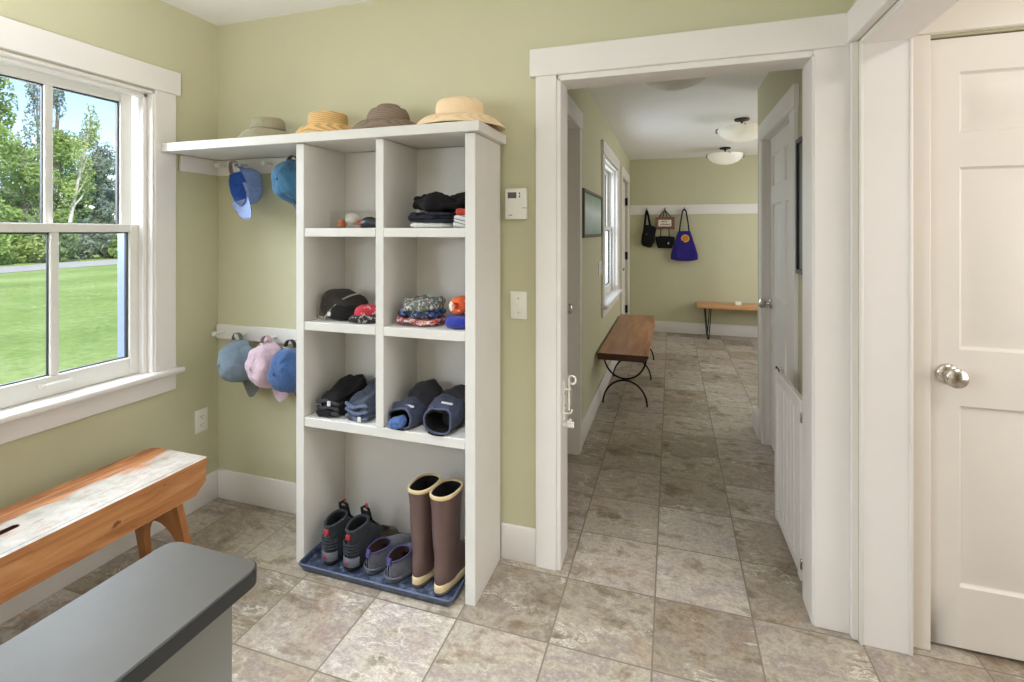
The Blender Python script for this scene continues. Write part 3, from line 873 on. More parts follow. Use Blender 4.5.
o = m.build('folded_sweater', black_c, smooth=70, loc=(-0.868, 1.81, z + 0.063)); tag(o, 'black crumpled bundle on top of the pile in the top right cubby', 'clothes')
t_ = NT('striped_jersey'); v_ = t_.coord(); sp_ = t_.n('ShaderNodeSeparateXYZ'); t_.l(v_, sp_.inputs[0])
st_ = t_.math('FRACT', t_.math('MULTIPLY', t_.math('ADD', sp_.outputs[2], t_.math('MULTIPLY', sp_.outputs[0], 0.25)), 34.0))
striped = t_.set(t_.ramp(st_, [(0.0, rgb(206, 204, 208)), (0.45, rgb(120, 126, 150)), (0.6, rgb(214, 212, 212)), (0.9, rgb(60, 60, 76))], 'CONSTANT'), 0.9)
folded('folded_shirt', 'grey striped folded shirt at the right of the top right cubby', 'clothes', striped, (-0.765, 1.765, z), 0.062, 0.10, 0.045, 2, 0.2, 6, 0.004)
folded('folded_scarf', 'red folded cloth on the grey striped shirt in the top right cubby', 'clothes', fabric('red_cotton', rgb(176, 62, 44)), (-0.762, 1.768, z + 0.047), 0.058, 0.09, 0.022, 1, 0.25, 7, 0.004)

# --- second row left: dark pouch, red bandana
z = ZS[2] + 0.001
pk = thing('padded_pouch', (-1.350, 1.83, z), 'dark brown padded pouch with pale piping in the second left cubby', 'bag')
m = MB(); soft(m, (0, 0, 0), (0.19, 0.155, 0.125), e=0.72, amp=0.010, freq=10, seed=12, nu=60, nv=28)
m.warp(lambda p: (p.x + (0.06 - p.z) * 0.18, p.y, p.z * (1.0 - 0.55 * max(0, p.x) / 0.1 * 0.4)))
m.build('pouch_body', fabric('dark_brown_nylon', rgb(52, 47, 42), 0.2), pk, smooth=70)
def arc_on(a0, a1, yk, zk, x0, x1, n=22):
    pts = []
    for i in range(n):
        t = i / (n - 1)
        pts.append((x0 + (x1 - x0) * t, yk(t), zk(t)))
    return pts
pale = fabric('pale_grey_piping', rgb(150, 146, 134), 0.1)
m = MB(); m.tube([(-0.042 + 0.135 * t, -0.088 + 0.07 * t ** 2, 0.006 + 0.105 * math.sin(t * PI / 2) ** 0.9) for t in [i / 20 for i in range(21)]], 0.0035, 8); m.build('piping', pale, pk)
m = MB(); m.tube([(-0.100 - 0.006 * math.sin(t * PI), -0.052 + 0.02 * t, 0.012 + 0.075 * t) for t in [i / 14 for i in range(15)]] , 0.003, 8)
m.tube([(-0.1 + 0.062 * t, -0.055 - 0.032 * t, 0.012 - 0.004 * t) for t in [i / 10 for i in range(11)]], 0.003, 8); m.build('piping', pale, pk)
m = MB(); soft(m, (0.035, -0.045, 0.0), (0.12, 0.085, 0.075), e=0.8, amp=0.006, freq=14, seed=14, rz=0.5); m.build('flap', fabric('black_nylon', rgb(30, 29, 29), 0.3), pk, smooth=70)
m = MB(); m.box(-0.028, -0.012, -0.094, -0.086, 0.018, 0.036, bev=0.002); m.xf(Matrix.Rotation(0.15, 4, 'Y')); m.build('tag', white_c, pk)
bd = thing('folded_bandana', (-1.202, 1.785, z), 'red bandana with black edge beside the dark pouch in the second left cubby', 'cloth', 0.25)
m = MB(); soft(m, (0, 0, 0), (0.15, 0.12, 0.03), e=0.5, amp=0.006, freq=16, seed=15); m.build('black_border', pattern('black_paisley', [rgb(30, 28, 28), rgb(42, 40, 40), rgb(34, 30, 30), rgb(150, 144, 140)], 90), bd, smooth=70)
m = MB(); soft(m, (0.010, 0.008, 0.024), (0.135, 0.10, 0.04), e=0.55, amp=0.014, freq=16, seed=16); m.build('red_center', pattern('red_paisley', [rgb(176, 44, 58), rgb(186, 54, 66), rgb(170, 40, 54), rgb(206, 150, 150), rgb(178, 48, 60)], 70), bd, smooth=70)
# --- second row right: bandana stack, orange roll on blue cloth
for (nm, lab, cols, w, d, t, zz, dx, sd, rz) in (
    ('folded_bandana', 'pink and red floral bandana at the bottom of the patterned stack', [rgb(206, 160, 170), rgb(196, 66, 56), rgb(214, 128, 92), rgb(222, 206, 208), rgb(150, 40, 54), rgb(92, 84, 92)], 0.175, 0.15, 0.036, 0.0, 0, 21, 0.1),
    ('folded_bandana', 'dark blue and black bandana in the middle of the patterned stack', [rgb(34, 36, 44), rgb(60, 88, 160), rgb(40, 42, 46), rgb(44, 60, 70), rgb(120, 140, 190), rgb(30, 30, 34)], 0.178, 0.15, 0.038, 0.030, 0.0, 22, -0.05),
    ('folded_bandana', 'grey-green mottled bandana on top of the patterned stack', [rgb(104, 100, 86), rgb(120, 112, 96), rgb(150, 176, 190), rgb(88, 84, 74), rgb(196, 206, 212), rgb(160, 108, 78), rgb(110, 106, 92)], 0.158, 0.14, 0.05, 0.058, 0.008, 23, 0.15)):
    m = MB(); soft(m, (0, 0, 0), (w, d, t), e=0.62, amp=0.017, freq=17, seed=sd, nu=64, nv=20, crease=0.006)
    o = m.build(nm, pattern(lab[:18].replace(' ', '_'), cols, 105), smooth=70, loc=(-0.962 + dx, 1.805, z + zz)); o.rotation_euler = (0, 0, rz); tag(o, lab, 'cloth')
m = MB(); soft(m, (0, 0, 0), (0.105, 0.12, 0.052), e=0.7, amp=0.006, freq=12, seed=31)
o = m.build('folded_cloth', fabric('royal_blue_knit', rgb(46, 56, 150)), smooth=70, loc=(-0.790, 1.782, z)); tag(o, 'royal blue folded cloth under the orange sock roll, second right cubby', 'cloth')
sr = thing('sock_roll', (-0.786, 1.785, z + 0.051), 'orange and white rolled socks on the royal blue cloth', 'socks')
m = MB(); m.loft([[(math.cos(a) * r, y, 0.036 + math.sin(a) * r * 0.95) for a in [2 * PI * k / 28 for k in range(28)]] for y, r in ((0.05, 0.006), (0.049, 0.02), (0.04, 0.032), (0.02, 0.0365), (-0.01, 0.037), (-0.035, 0.034), (-0.045, 0.027), (-0.047, 0.018), (-0.035, 0.012), (-0.02, 0.008))])
m.build('roll', pattern('orange_and_white_knit', [rgb(204, 84, 42), rgb(214, 98, 54), rgb(196, 76, 38), rgb(226, 206, 190), rgb(208, 90, 48)], 30), sr, smooth=60)
# --- third row left: black jeans, blue jeans
z = ZS[3] + 0.001
def jeans(label, mat, mat2, c, w, d, h, seed, rz, tagm=None):
    r = thing('folded_jeans', c, label, 'jeans', rz)
    m = MB()
    for i in range(3):
        hh = h / 3
        soft(m, (0.004 * (i - 1), -0.004 * i, i * hh * 0.9), (w - 0.006 * i, d - 0.014 * i, hh * 1.25), e=0.6, amp=0.019, freq=14, seed=seed + i, nu=52, nv=14, flat=(i == 0), stretch=(1.4, .7, .3))
    m.warp(lambda p: (p.x, p.y, p.z * (1 + 0.75 * (p.y + d / 2) / d)))
    m.build('folded_legs', mat, r, smooth=70)
    for i in range(3):
        m = MB(); hh = h / 3
        m.tube([(-w * 0.46 + w * 0.92 * t, -d / 2 + 0.006 + 0.014 * abs(t - 0.45) ** 1.5 * 2, hh * (i * 0.92 + 0.48) + 0.006 * math.sin(t * 7 + seed + i)) for t in [k / 16 for k in range(17)]], [0.002] + [0.0075] * 15 + [0.002], 8)
        m.build('hem', mat2, r, smooth=70)
    if tagm:
        m = MB(); m.box(tagm[0] - 0.007, tagm[0] + 0.007, -d / 2 - 0.003, -d / 2 + 0.004, tagm[1], tagm[1] + 0.02, bev=0.001); m.build('label_tag', white_c, r)
    return r
den_b = fabric('black_denim', rgb(26, 25, 27), 0.3); den_bh = fabric('black_denim_hem', rgb(58, 58, 62), 0.25)
den = fabric('washed_blue_denim', rgb(60, 66, 80), 0.4); denh = fabric('blue_denim_hem', rgb(88, 98, 126), 0.3)
jeans('black folded jeans in the third left cubby', den_b, den_bh, (-1.357, 1.835, z), 0.135, 0.230, 0.082, 40, -0.12, (0.02, 0.052))
jeans('washed blue folded jeans beside the black pair in the third left cubby', den, denh, (-1.214, 1.835, z), 0.130, 0.230, 0.078, 50, -0.16, (0.03, 0.004))
# --- third row right: two padded navy mittens lying with open cuffs to the front
def mitten(label, c, w, L, h, seed, rz, collapse=1.0):
    r = thing('snow_mitten', c, label, 'mitten', rz)
    def ring(y, wx, hz, z0=0.0, k=1.0):
        out = []
        for i in range(40):
            a = 2 * PI * i / 40
            x = math.copysign(abs(math.cos(a)) ** 0.8, math.cos(a)) * wx / 2
            zz = math.copysign(abs(math.sin(a)) ** 0.8, math.sin(a)) * hz / 2 + hz / 2 + z0
            q = Vector((x, y, zz)) * 17 + Vector((seed, seed, seed))
            d = noise.noise(q) * 0.026 + noise.noise(q * 2.2) * 0.012
            out.append((x * (1 + d * 8), y + noise.noise(q + Vector((3, 3, 3))) * 0.006, max(0.0, zz * (1 + d * 7))))
        return out
    m = MB()
    m.mi = 0
    ys = [(-0.5, 0.96, 0.78), (-0.47, 1.0, 0.82), (-0.38, 1.0, 0.9), (-0.25, 0.98, 1.0), (-0.12, 0.93, 0.98)]
    m.loft([ring(L * y, w * a, h * b * collapse) for y, a, b in ys], cap0=False, cap1=False)
    m.build('cuff', mit_blue, r, smooth=70)
    m = MB()
    ys = [(-0.17, 0.84, 0.9), (-0.12, 0.95, 1.0), (0.0, 0.96, 1.06), (0.15, 1.0, 1.15), (0.3, 0.98, 1.12), (0.42, 0.8, 0.95), (0.49, 0.45, 0.6), (0.5, 0.1, 0.2)]
    m.loft([ring(L * y, w * a, h * b) for y, a, b in ys], cap0=True)
    m.build('palm_shell', mit_dark, r, smooth=70)
    m = MB()
    ys = [(-0.5, 0.95, 0.76), (-0.49, 0.86, 0.66), (-0.4, 0.84, 0.66), (-0.2, 0.7, 0.6), (-0.1, 0.2, 0.2)]
    m.loft([ring(L * y, w * a, h * b * collapse, 0.004) for y, a, b in ys], cap0=False)
    m.build('lining', black_c, r, smooth=70)
    m = MB()
    m.tube([Vector(p) + Vector((0, -0.001, 0.003)) for p in ring(-L * 0.5, w * 0.94, h * 0.76 * collapse)[::2]], 0.004, 8, closed=True)
    m.build('cuff_hem', mit_hem, r, smooth=70)
    m = MB()
    for i in range(6):
        x = 0.004 + i * 0.0085
        m.box(x, x + 0.0055, -L * 0.43, -L * 0.43 + 0.008, h * 0.86 * collapse + 0.002, h * 0.86 * collapse + 0.008)
    m.build('logo_print', white_c, r, smooth=0)
    m = MB()
    m.tube([(-w * 0.3 + w * 0.55 * t, -L * 0.53 - 0.01 * math.sin(t * PI), 0.004) for t in [k / 10 for k in range(11)]], 0.003, 6)
    m.build('drawcord', black_c, r)
    return r
mit_blue = fabric('navy_shell_fabric', rgb(54, 58, 78), 0.3, 40); mit_dark = fabric('charcoal_shell_fabric', rgb(44, 42, 46), 0.3, 40); mit_hem = fabric('slate_blue_hem', rgb(72, 78, 102), 0.2)
mitten('navy padded mitten with collapsed cuff, left one in the third right cubby', (-0.985, 1.834, z), 0.124, 0.24, 0.130, 61, -0.26, 0.75)
mitten('navy padded mitten with gaping black cuff against the right shelf side', (-0.832, 1.834, z), 0.130, 0.245, 0.130, 71, -0.14, 1.0)
m = MB(); soft(m, (0, 0, 0), (0.075, 0.06, 0.045), e=0.8, amp=0.010, freq=22, seed=77)
o = m.build('folded_cloth', fabric('blue_knit', rgb(72, 100, 156)), smooth=70, loc=(-1.030, 1.722, z)); tag(o, 'blue knit cloth poking out under the left mitten cuff', 'cloth')

# ================================================================== TRAY AND FOOTWEAR
tr = thing('boot_tray', (-1.112, 1.8125, 0.0), 'dark blue plastic boot tray under the bottom cubby holding shoes', 'tray')
tm = NT('navy_tray_plastic'); v_ = tm.coord()
dust = tm.ramp(tm.noise(v_, 34, 9, 0.8, 0.4), [(0.46, (0, 0, 0, 1)), (0.60, (1, 1, 1, 1))])
tm.set(tm.mix(tm.math('MULTIPLY', dust, 0.45), rgb(46, 54, 74), rgb(146, 158, 182)), tm.math('ADD', 0.32, tm.math('MULTIPLY', dust, 0.4)))
m = MB()
def rr(x, y, z, r=0.02):
    out = []
    for cx, cy, a0 in ((x - r, y - r, 0), (-x + r, y - r, PI / 2), (-x + r, -y + r, PI), (x - r, -y + r, 1.5 * PI)):
        for i in range(5):
            a = a0 + PI / 2 * i / 4
            out.append((cx + math.cos(a) * r, cy + math.sin(a) * r, z))
    return out
tw, td = 0.346, 0.157
m.loft([rr(tw - 0.012, td - 0.012, 0.0), rr(tw - 0.003, td - 0.003, 0.022), rr(tw, td, 0.026), rr(tw, td, 0.03), rr(tw - 0.006, td - 0.006, 0.03), rr(tw - 0.012, td - 0.012, 0.010), rr(tw - 0.035, td - 0.035, 0.0085)])
m.build('tray_pan', tm.m, tr, smooth=40)
m = MB(); m.tube([Vector(p) for p in rr(tw - 0.003, td - 0.003, 0.0295)], 0.0038, 6, closed=True)
m.build('rim', plain('highlit_navy_rim', rgb(84, 96, 124), 0.35, var=0.2, scale=20), tr, smooth=60)  # rim coloured lighter than the pan to paint in its highlights
ZTRAY = 0.011

def foot_ring(y0, y1, w, z, tilt=0.0, wob=1.0, n=32, heel=0.80, xo=0.0, arch=True):
    out = []
    c, h = (y0 + y1) / 2, (y1 - y0) / 2
    for i in range(n):
        a = 2 * PI * i / n
        sy = math.sin(a)
        y = c + h * math.copysign(abs(sy) ** 0.8, sy)
        t = (y - y0) / max(1e-6, (y1 - y0))
        wf = heel + (1 - heel) * min(1, max(0, (t - 0.15) / 0.5)) if arch else 1
        x = math.copysign(abs(math.cos(a)) ** 0.85, math.cos(a)) * w / 2 * wf + xo * t
        out.append((x, y, z + tilt * (y - c)))
    return out
def shoe_base(r, L, W, sole_h, sole_m, xo=0.008):
    m = MB()
    m.loft([foot_ring(0.004, L - 0.006, W * 0.95, 0.0, xo=xo), foot_ring(-0.002, L, W, 0.004, xo=xo), foot_ring(-0.003, L + 0.001, W * 1.01, sole_h * 0.7, xo=xo), foot_ring(0.0, L - 0.002, W * 0.97, sole_h, xo=xo)])
    return m.build('sole', sole_m, r, smooth=50)
sn_dark = fabric('charcoal_mesh', rgb(50, 52, 58), 0.2, 90); sn_grey = fabric('grey_suede', rgb(84, 87, 95), 0.15, 90); sn_black = fabric('black_lining', rgb(20, 20, 22), 0.2)
sn_sole = plain('black_rubber', rgb(30, 31, 34), 0.7, var=0.15); sn_cup = plain('grey_rubber', rgb(92, 95, 103), 0.6, var=0.1); red_m = plain('red_rubber', rgb(160, 44, 52), 0.5, var=0.08)
def hiking(name='hiking_shoe'):
    r = thing(name, (0, 0, 0), 'x', 'shoe')
    L, W = 0.255, 0.092
    shoe_base(r, L, W, 0.026, sn_sole)
    m = MB()
    m.loft([foot_ring(0.001, L - 0.004, W * 0.96, 0.024, xo=.008), foot_ring(0.0, L - 0.008, W * 0.95, 0.045, -0.03, xo=.008), foot_ring(0.002, L - 0.03, W * 0.90, 0.066, -0.08, xo=.008), foot_ring(0.006, L * 0.74, W * 0.86, 0.090, 0.0, xo=.006),
            foot_ring(0.007, L * 0.60, W * 0.82, 0.118, 0.08, xo=.005), foot_ring(0.004, L * 0.45, W * 0.80, 0.146, 0.10, xo=.004), foot_ring(0.001, L * 0.40, W * 0.82, 0.166, 0.17, xo=.004)], cap0=False, cap1=False)
    m.build('upper', sn_dark, r, smooth=60)
    m = MB()
    m.loft([foot_ring(0.001, L * 0.40, W * 0.82, 0.166, 0.17, xo=.004), foot_ring(0.003, L * 0.395, W * 0.79, 0.170, 0.17, xo=.004), foot_ring(0.011, L * 0.385, W * 0.66, 0.166, 0.17, xo=.004), foot_ring(0.015, L * 0.41, W * 0.56, 0.13, 0.25), foot_ring(0.014, L * 0.6, W * 0.58, 0.05, 0), foot_ring(0.02, L * 0.6, W * 0.5, 0.045)], cap0=False)
    m.build('collar_lining', sn_black, r, smooth=60)
    m = MB()   # padded collar roll
    m.tube([Vector(p) + Vector((0, 0, 0.001)) for p in foot_ring(0.003, L * 0.395, W * 0.78, 0.167, 0.17, xo=.004)], 0.0055, 8, closed=True)
    m.build('padded_collar', sn_dark, r, smooth=60)
    m = MB()   # rubber heel cup
    def arc(z, k, ov=0.0):
        return [(math.sin(a) * W * 0.40 * k, 0.032 - math.cos(a) * (0.036 + ov) * k, z) for a in [(-1.35 + 2.7 * i / 16) for i in range(17)]]
    m.loft([arc(0.022, 1.06), arc(0.03, 1.10), arc(0.055, 1.08), arc(0.058, 1.0)], closed=False)
    m.build('heel_cup', sn_cup, r, smooth=60)
    for zz in (0.072, 0.084, 0.096, 0.108):
        m = MB(); m.tube(arc(zz, 1.0), 0.0032, 6); m.build('heel_band', sn_dark, r)
    m = MB(); m.box(-0.010, 0.010, -0.005, 0.006, 0.128, 0.150, bev=0.004, seg=2); m.build('heel_badge', red_m, r)
    m = MB(); m.box(-0.007, 0.007, -0.0105, -0.004, 0.034, 0.046, bev=0.002); m.build('logo_mark', red_m, r)
    # tongue with pull loop at the front of the collar
    m = MB()
    m.strap([(0.004, L * 0.55, 0.12), (0.004, L * 0.46, 0.15), (0.004, L * 0.42, 0.176), (0.004, L * 0.41, 0.192)], 0.046, 0.008, (1, 0, 0)); m.build('tongue', sn_black, r, smooth=60)
    m = MB(); m.tube([(-0.014, L * 0.41, 0.178), (-0.017, L * 0.40, 0.204), (0.003, L * 0.395, 0.217), (0.021, L * 0.40, 0.204), (0.020, L * 0.41, 0.178)], 0.006, 8); m.build('pull_loop', sn_black, r)
    m = MB(); m.box(0.004, 0.016, L * 0.385, L * 0.405, 0.210, 0.230, bev=0.002); m.build('pull_tab', red_m, r)
    m = MB()   # laces
    for i in range(4):
        yy = L * (0.53 + 0.075 * i); zz = 0.132 - 0.019 * i
        m.tube([(-0.026, yy, zz - 0.014), (-0.012, yy + 0.008, zz - 0.002), (0.004, yy + 0.01, zz), (0.02, yy + 0.008, zz - 0.002), (0.034, yy, zz - 0.014)], 0.0028, 6)
    m.build('laces', sn_black, r)
    return r
h1 = hiking()
h1.location = (-1.352, 1.705, ZTRAY); h1.rotation_euler = (0, 0, -0.06); h1['label'] = 'charcoal hiking shoe with red heel badge, leftmost on the boot tray'
h2 = copy_thing(h1); h2.location = (-1.245, 1.702, ZTRAY); h2.rotation_euler = (0, 0, -0.10); h2['label'] = 'charcoal hiking shoe with red heel badge, next to the grey shoes on the tray'
for q in (h1, h2): q['group'] = 'hiking shoe pair'

gs_grey = fabric('grey_canvas', rgb(88, 89, 98), 0.15, 80); gs_purple = plain('purple_binding', rgb(66, 60, 112), 0.7); gs_in = fabric('brown_insole', rgb(64, 42, 30), 0.2); gs_sole = plain('grey_sole_rubber', rgb(92, 94, 102), 0.7, var=0.1)
def low_shoe(name, up, trim, sole, inn, L=0.255, W=0.096):
    r = thing(name, (0, 0, 0), 'x', 'shoe')
    shoe_base(r, L, W, 0.022, sole)
    m = MB()
    m.loft([foot_ring(0.001, L - 0.004, W * 0.96, 0.020, xo=.008), foot_ring(-0.001, L - 0.004, W * 0.97, 0.036, -0.02, xo=.008), foot_ring(0.001, L - 0.014, W * 0.93, 0.052, -0.06, xo=.008), foot_ring(0.005, L * 0.80, W * 0.86, 0.066, -0.05, xo=.006),
            foot_ring(0.006, L * 0.54, W * 0.82, 0.082, 0.0, xo=.005), foot_ring(0.005, L * 0.42, W * 0.80, 0.088, 0.06, xo=.004)], cap0=False, cap1=False)
    m.build('upper', up, r, smooth=60)
    m = MB()
    m.loft([foot_ring(0.005, L * 0.42, W * 0.80, 0.088, 0.06, xo=.004), foot_ring(0.010, L * 0.41, W * 0.74, 0.088, 0.06, xo=.004), foot_ring(0.016, L * 0.45, W * 0.66, 0.06, 0.0), foot_ring(0.014, L * 0.66, W * 0.62, 0.026)], cap0=False)
    m.build('insole', inn, r, smooth=60)
    m = MB(); m.tube([Vector(p) for p in foot_ring(0.006, L * 0.418, W * 0.785, 0.0885, 0.06, xo=.004)], 0.003, 8, closed=True); m.build('collar_binding', trim, r, smooth=60)
    m = MB(); m.strap([(0, -0.001, 0.07), (0, 0.001, 0.088), (0, 0.006, 0.098), (0, 0.011, 0.092)], 0.018, 0.003, (1, 0, 0)); m.build('heel_tab', trim, r)
    m = MB(); m.tube([(math.sin(a) * W * 0.43, 0.036 - math.cos(a) * 0.040, 0.026) for a in [(-1.4 + 2.8 * i / 16) for i in range(17)]], 0.0035, 6); m.build('heel_rand', sole, r)
    m = MB(); m.tube([(0.0, -0.001, 0.03), (0.0, -0.002, 0.045), (0.0, 0.001, 0.07)], 0.002, 6); m.build('heel_seam', sn_black, r)
    return r
g1 = low_shoe('slip_on_shoe', gs_grey, gs_purple, gs_sole, gs_in)
g1.location = (-1.160, 1.712, ZTRAY); g1.rotation_euler = (0, 0.0, -0.28); g1['label'] = 'grey slip-on shoe with purple binding, left of the pair on the tray'
g2 = copy_thing(g1); g2.location = (-1.052, 1.692, ZTRAY); g2.rotation_euler = (0, 0, -0.22); g2['label'] = 'grey slip-on shoe with purple binding, nearest the rubber boots'
for q in (g1, g2): q['group'] = 'grey slip-on pair'
brn = fabric('olive_brown_suede', rgb(84, 74, 60), 0.2, 60)
b1 = low_shoe('clog', brn, fabric('brown_binding', rgb(70, 58, 46)), plain('dark_brown_sole', rgb(50, 44, 38), 0.7), fabric('dark_insole', rgb(60, 48, 38)), 0.13, 0.085)
b1.location = (-1.168, 1.952, ZTRAY); b1.rotation_euler = (0, 0, PI * 0.98); b1['label'] = 'brown clog behind the second hiking shoe, by the back panel'
b1.location = (-1.192, 1.835, ZTRAY); b1.rotation_euler = (0, 0, 0.02)

brown_r = plain('brown_rubber', rgb(98, 76, 72), 0.3, var=0.10, scale=18); cream_r = plain('cream_rubber', rgb(214, 190, 148), 0.5, var=0.06); grey_r = plain('grey_tread_rubber', rgb(120, 110, 100), 0.7, var=0.1)
def rubber_boot():
    r = thing('rubber_boot', (0, 0, 0), 'x', 'boot')
    L, W = 0.262, 0.096
    m = MB()
    m.loft([foot_ring(0.004, L - 0.004, W * 0.97, 0.0, xo=.008), foot_ring(-0.002, L, W * 1.0, 0.006, xo=.008), foot_ring(-0.002, L, W * 1.01, 0.016, xo=.008)]); m.build('tread', grey_r, r, smooth=50)
    m = MB()
    m.loft([foot_ring(-0.003, L + 0.001, W * 1.015, 0.015, xo=.008), foot_ring(-0.003, L + 0.001, W * 1.02, 0.030, xo=.008), foot_ring(-0.001, L, W * 1.0, 0.042, 0.02, xo=.008), foot_ring(0.002, L - 0.004, W * 0.96, 0.044, 0.02, xo=.008)]); m.build('sole_band', cream_r, r, smooth=50)
    m = MB()
    P_ = [(0.001, L - 0.004, .96, .040, .02), (0.000, L - 0.012, .955, .062, -0.03), (0.003, L - 0.035, .92, .082, -0.06), (0.008, L * 0.74, .86, .100, 0.02), (0.010, L * 0.62, .83, .120, .06), (0.008, L * 0.565, .83, .145, .04), (0.003, L * 0.56, .86, .18, .0), (-0.002, L * 0.56, .93, .24, .0), (-0.006, L * 0.57, 1.0, .31, -0.02), (-0.010, L * 0.58, 1.06, .362, -0.05)]
    def rg(a, b, w, z, t):
        return [(x + noise.noise(Vector((x * 25, y * 25, zz * 18))) * 0.003, y + noise.noise(Vector((x * 22, y * 22 + 5, zz * 18))) * 0.003, zz) for x, y, zz in foot_ring(a, b, W * w, z, t, heel=0.85 if z < 0.1 else 0.96, xo=.008 if z < .1 else 0)]
    m.loft([rg(*p) for p in P_], cap0=False, cap1=False); m.build('boot_shell', brown_r, r, smooth=70)
    m = MB()
    def tp(k, z): return foot_ring(-0.011 + k, L * 0.58 + 0.001 - k, W * 1.07 - 2 * k, z, -0.05, heel=.96)
    m.loft([tp(0, 0.363), tp(-0.0015, 0.365), tp(-0.0015, 0.376), tp(0, 0.378), tp(0.004, 0.378), tp(0.005, 0.37)], cap0=False, cap1=False); m.build('top_band', cream_r, r, smooth=50)
    m = MB(); m.loft([tp(0.0045, 0.374), tp(0.007, 0.3), tp(0.016, 0.2), tp(0.03, 0.10)], cap0=False); m.build('lining', sn_black, r, smooth=60)
    m = MB(); m.strap([(0.030, L * .60, .13), (0.045, L * .66, .128), (0.04, L * .72, .105)], 0.012, 0.004, (0, 1, 1)); m.build('ankle_tab', plain('olive_tab', rgb(96, 92, 60), 0.7), r)
    return r
r1 = rubber_boot(); r1.location = (-0.941, 1.704, ZTRAY); r1.rotation_euler = (0, 0, -0.03); r1['label'] = 'brown rubber boot with cream rim, left of the pair on the tray'
r2 = copy_thing(r1); r2.location = (-0.840, 1.690, ZTRAY); r2.rotation_euler = (0, 0, -0.06); r2['label'] = 'brown rubber boot with cream rim, against the right shelf side'
for q in (r1, r2): q['group'] = 'brown rubber boot pair'

# ================================================================== OLD BENCH UNDER THE WINDOW
bn = thing('wooden_bench', (-1.953, 0.64, 0.0), 'old orange wooden bench with worn white paint on top under the window', 'bench')
BL0, BL1 = -0.9, 0.90
def stadium(cx, cy, rx, L, n=8):
    pts = []
    for i in range(n + 1):
        a = PI * i / n
        pts.append((cx + math.cos(a) * rx, cy + L / 2 + math.sin(a) * rx))
    for i in range(n + 1):
        a = PI + PI * i / n
        pts.append((cx + math.cos(a) * rx, cy - L / 2 + math.sin(a) * rx))
    return pts
m = MB()
# top plank with a hand slot: triangulated polygon with a hole
def poly_hole(m, outer, hole, z0, z1):
    from mathutils.geometry import tessellate_polygon
    pts = outer + hole
    tri = tessellate_polygon([[Vector((x, y, 0)) for x, y in outer], [Vector((x, y, 0)) for x, y in hole]])
    m.mi = 0
    V0 = [m.bm.verts.new((x, y, z0)) for x, y in pts]; V1 = [m.bm.verts.new((x, y, z1)) for x, y in pts]
    for t in tri:
        m._f([V1[i] for i in t]); m._f([V0[i] for i in reversed(t)])
    m.mi = 0
    o = 0
    for loop in (outer, hole):
        m.mi += 1
        n = len(loop)
        for i in range(n):
            j = (i + 1) % n
            m._f([V0[o + i], V0[o + j], V1[o + j], V1[o + i]])
        o += n
outer = [(-0.155, BL0), (0.156, BL0), (0.157, 0.0), (0.156, BL1 - 0.006), (0.150, BL1), (-0.120, BL1), (-0.145, BL1 - 0.012), (-0.155, BL1 - 0.035)]
poly_hole(m, outer, stadium(0.006, 0.285, 0.014, 0.13), 0.446, 0.470)
m.build('seat_plank', [M['worn_top'], M['apron'], M['bark_edge']], bn, smooth=30)  # slot walls take the dark wood to stand in for deep shadow
def apron_pts():
    return [(BL0, 0.446), (BL0, 0.40), (BL0 + 0.05, 0.335), (BL1 - 0.052, 0.335), (BL1 - 0.006, 0.375), (BL1 - 0.003, 0.446)]
for x0, x1, nm in ((0.130, 0.153, 'front_apron'), (-0.150, -0.130, 'rear_apron')):
    m = MB(); m.prism(apron_pts(), 'X', x0, x1, bev=0.003); m.build(nm, M['apron'], bn, smooth=30)
def end_board():
    pts = [(-0.128, 0.444), (-0.156, 0.0), (-0.126, 0.0)]
    for i in range(13):
        a = PI - PI * i / 12
        pts.append((-0.006 + math.cos(a) * 0.100, 0.09 + math.sin(a) * 0.145))
    pts += [(0.100, 0.0), (0.134, 0.0), (0.128, 0.444)]
    return pts
for yt, yb in ((0.775, 0.865), (-0.775, -0.865)):
    m = MB(); m.prism(end_board(), 'Y', -0.013, 0.013, bev=0.002)
    m.warp(lambda p, a=yt, b=yb: (p.x, p.y + b + (a - b) * p.z / 0.444, p.z))
    m.build('leg_board', M['orange_wood_z'], bn, smooth=30)

# ================================================================== GREY COUNTER
ct = thing('counter_peninsula', (-0.948, 0.2, 0.0), 'grey narrow counter with black-edged rounded top in the foreground', 'counter')
def rrect(x0, x1, y0, y1, r, n=8):
    out = []
    for cx, cy, a0 in ((x1 - r, y1 - r, 0), (x0 + r, y1 - r, PI / 2), (x0 + r, y0 + r, PI), (x1 - r, y0 + r, 1.5 * PI)):
        for i in range(n + 1):
            a = a0 + PI / 2 * i / n
            out.append((cx + math.cos(a) * r, cy + math.sin(a) * r))
    return out
c0, c1 = -0.118, 0.139
o2 = rrect(c0, c1, -0.75, 0.624, 0.032)
m = MB()
ins = rrect(c0 + 0.002, c1 - 0.002, -0.748, 0.622, 0.031)
m.loft([[(x, y, 0.664) for x, y in ins], [(x, y, 0.666) for x, y in o2], [(x, y, 0.6975) for x, y in o2], [(x, y, 0.699) for x, y in ins]])
m.build('counter_edge', M['counter_edge'], ct, smooth=40)
m = MB(); m.loft([[(x, y, 0.6985) for x, y in ins], [(x, y, 0.7) for x, y in rrect(c0 + 0.003, c1 - 0.003, -0.747, 0.621, 0.030)]], cap0=False); m.build('counter_top', M['counter'], ct, smooth=30)
m = MB(); m.box(c0 + 0.018, c1 - 0.041, -0.74, 0.586, 0.0, 0.664, bev=0.003); m.build('cabinet_body', M['grey_paint'], ct, smooth=30)

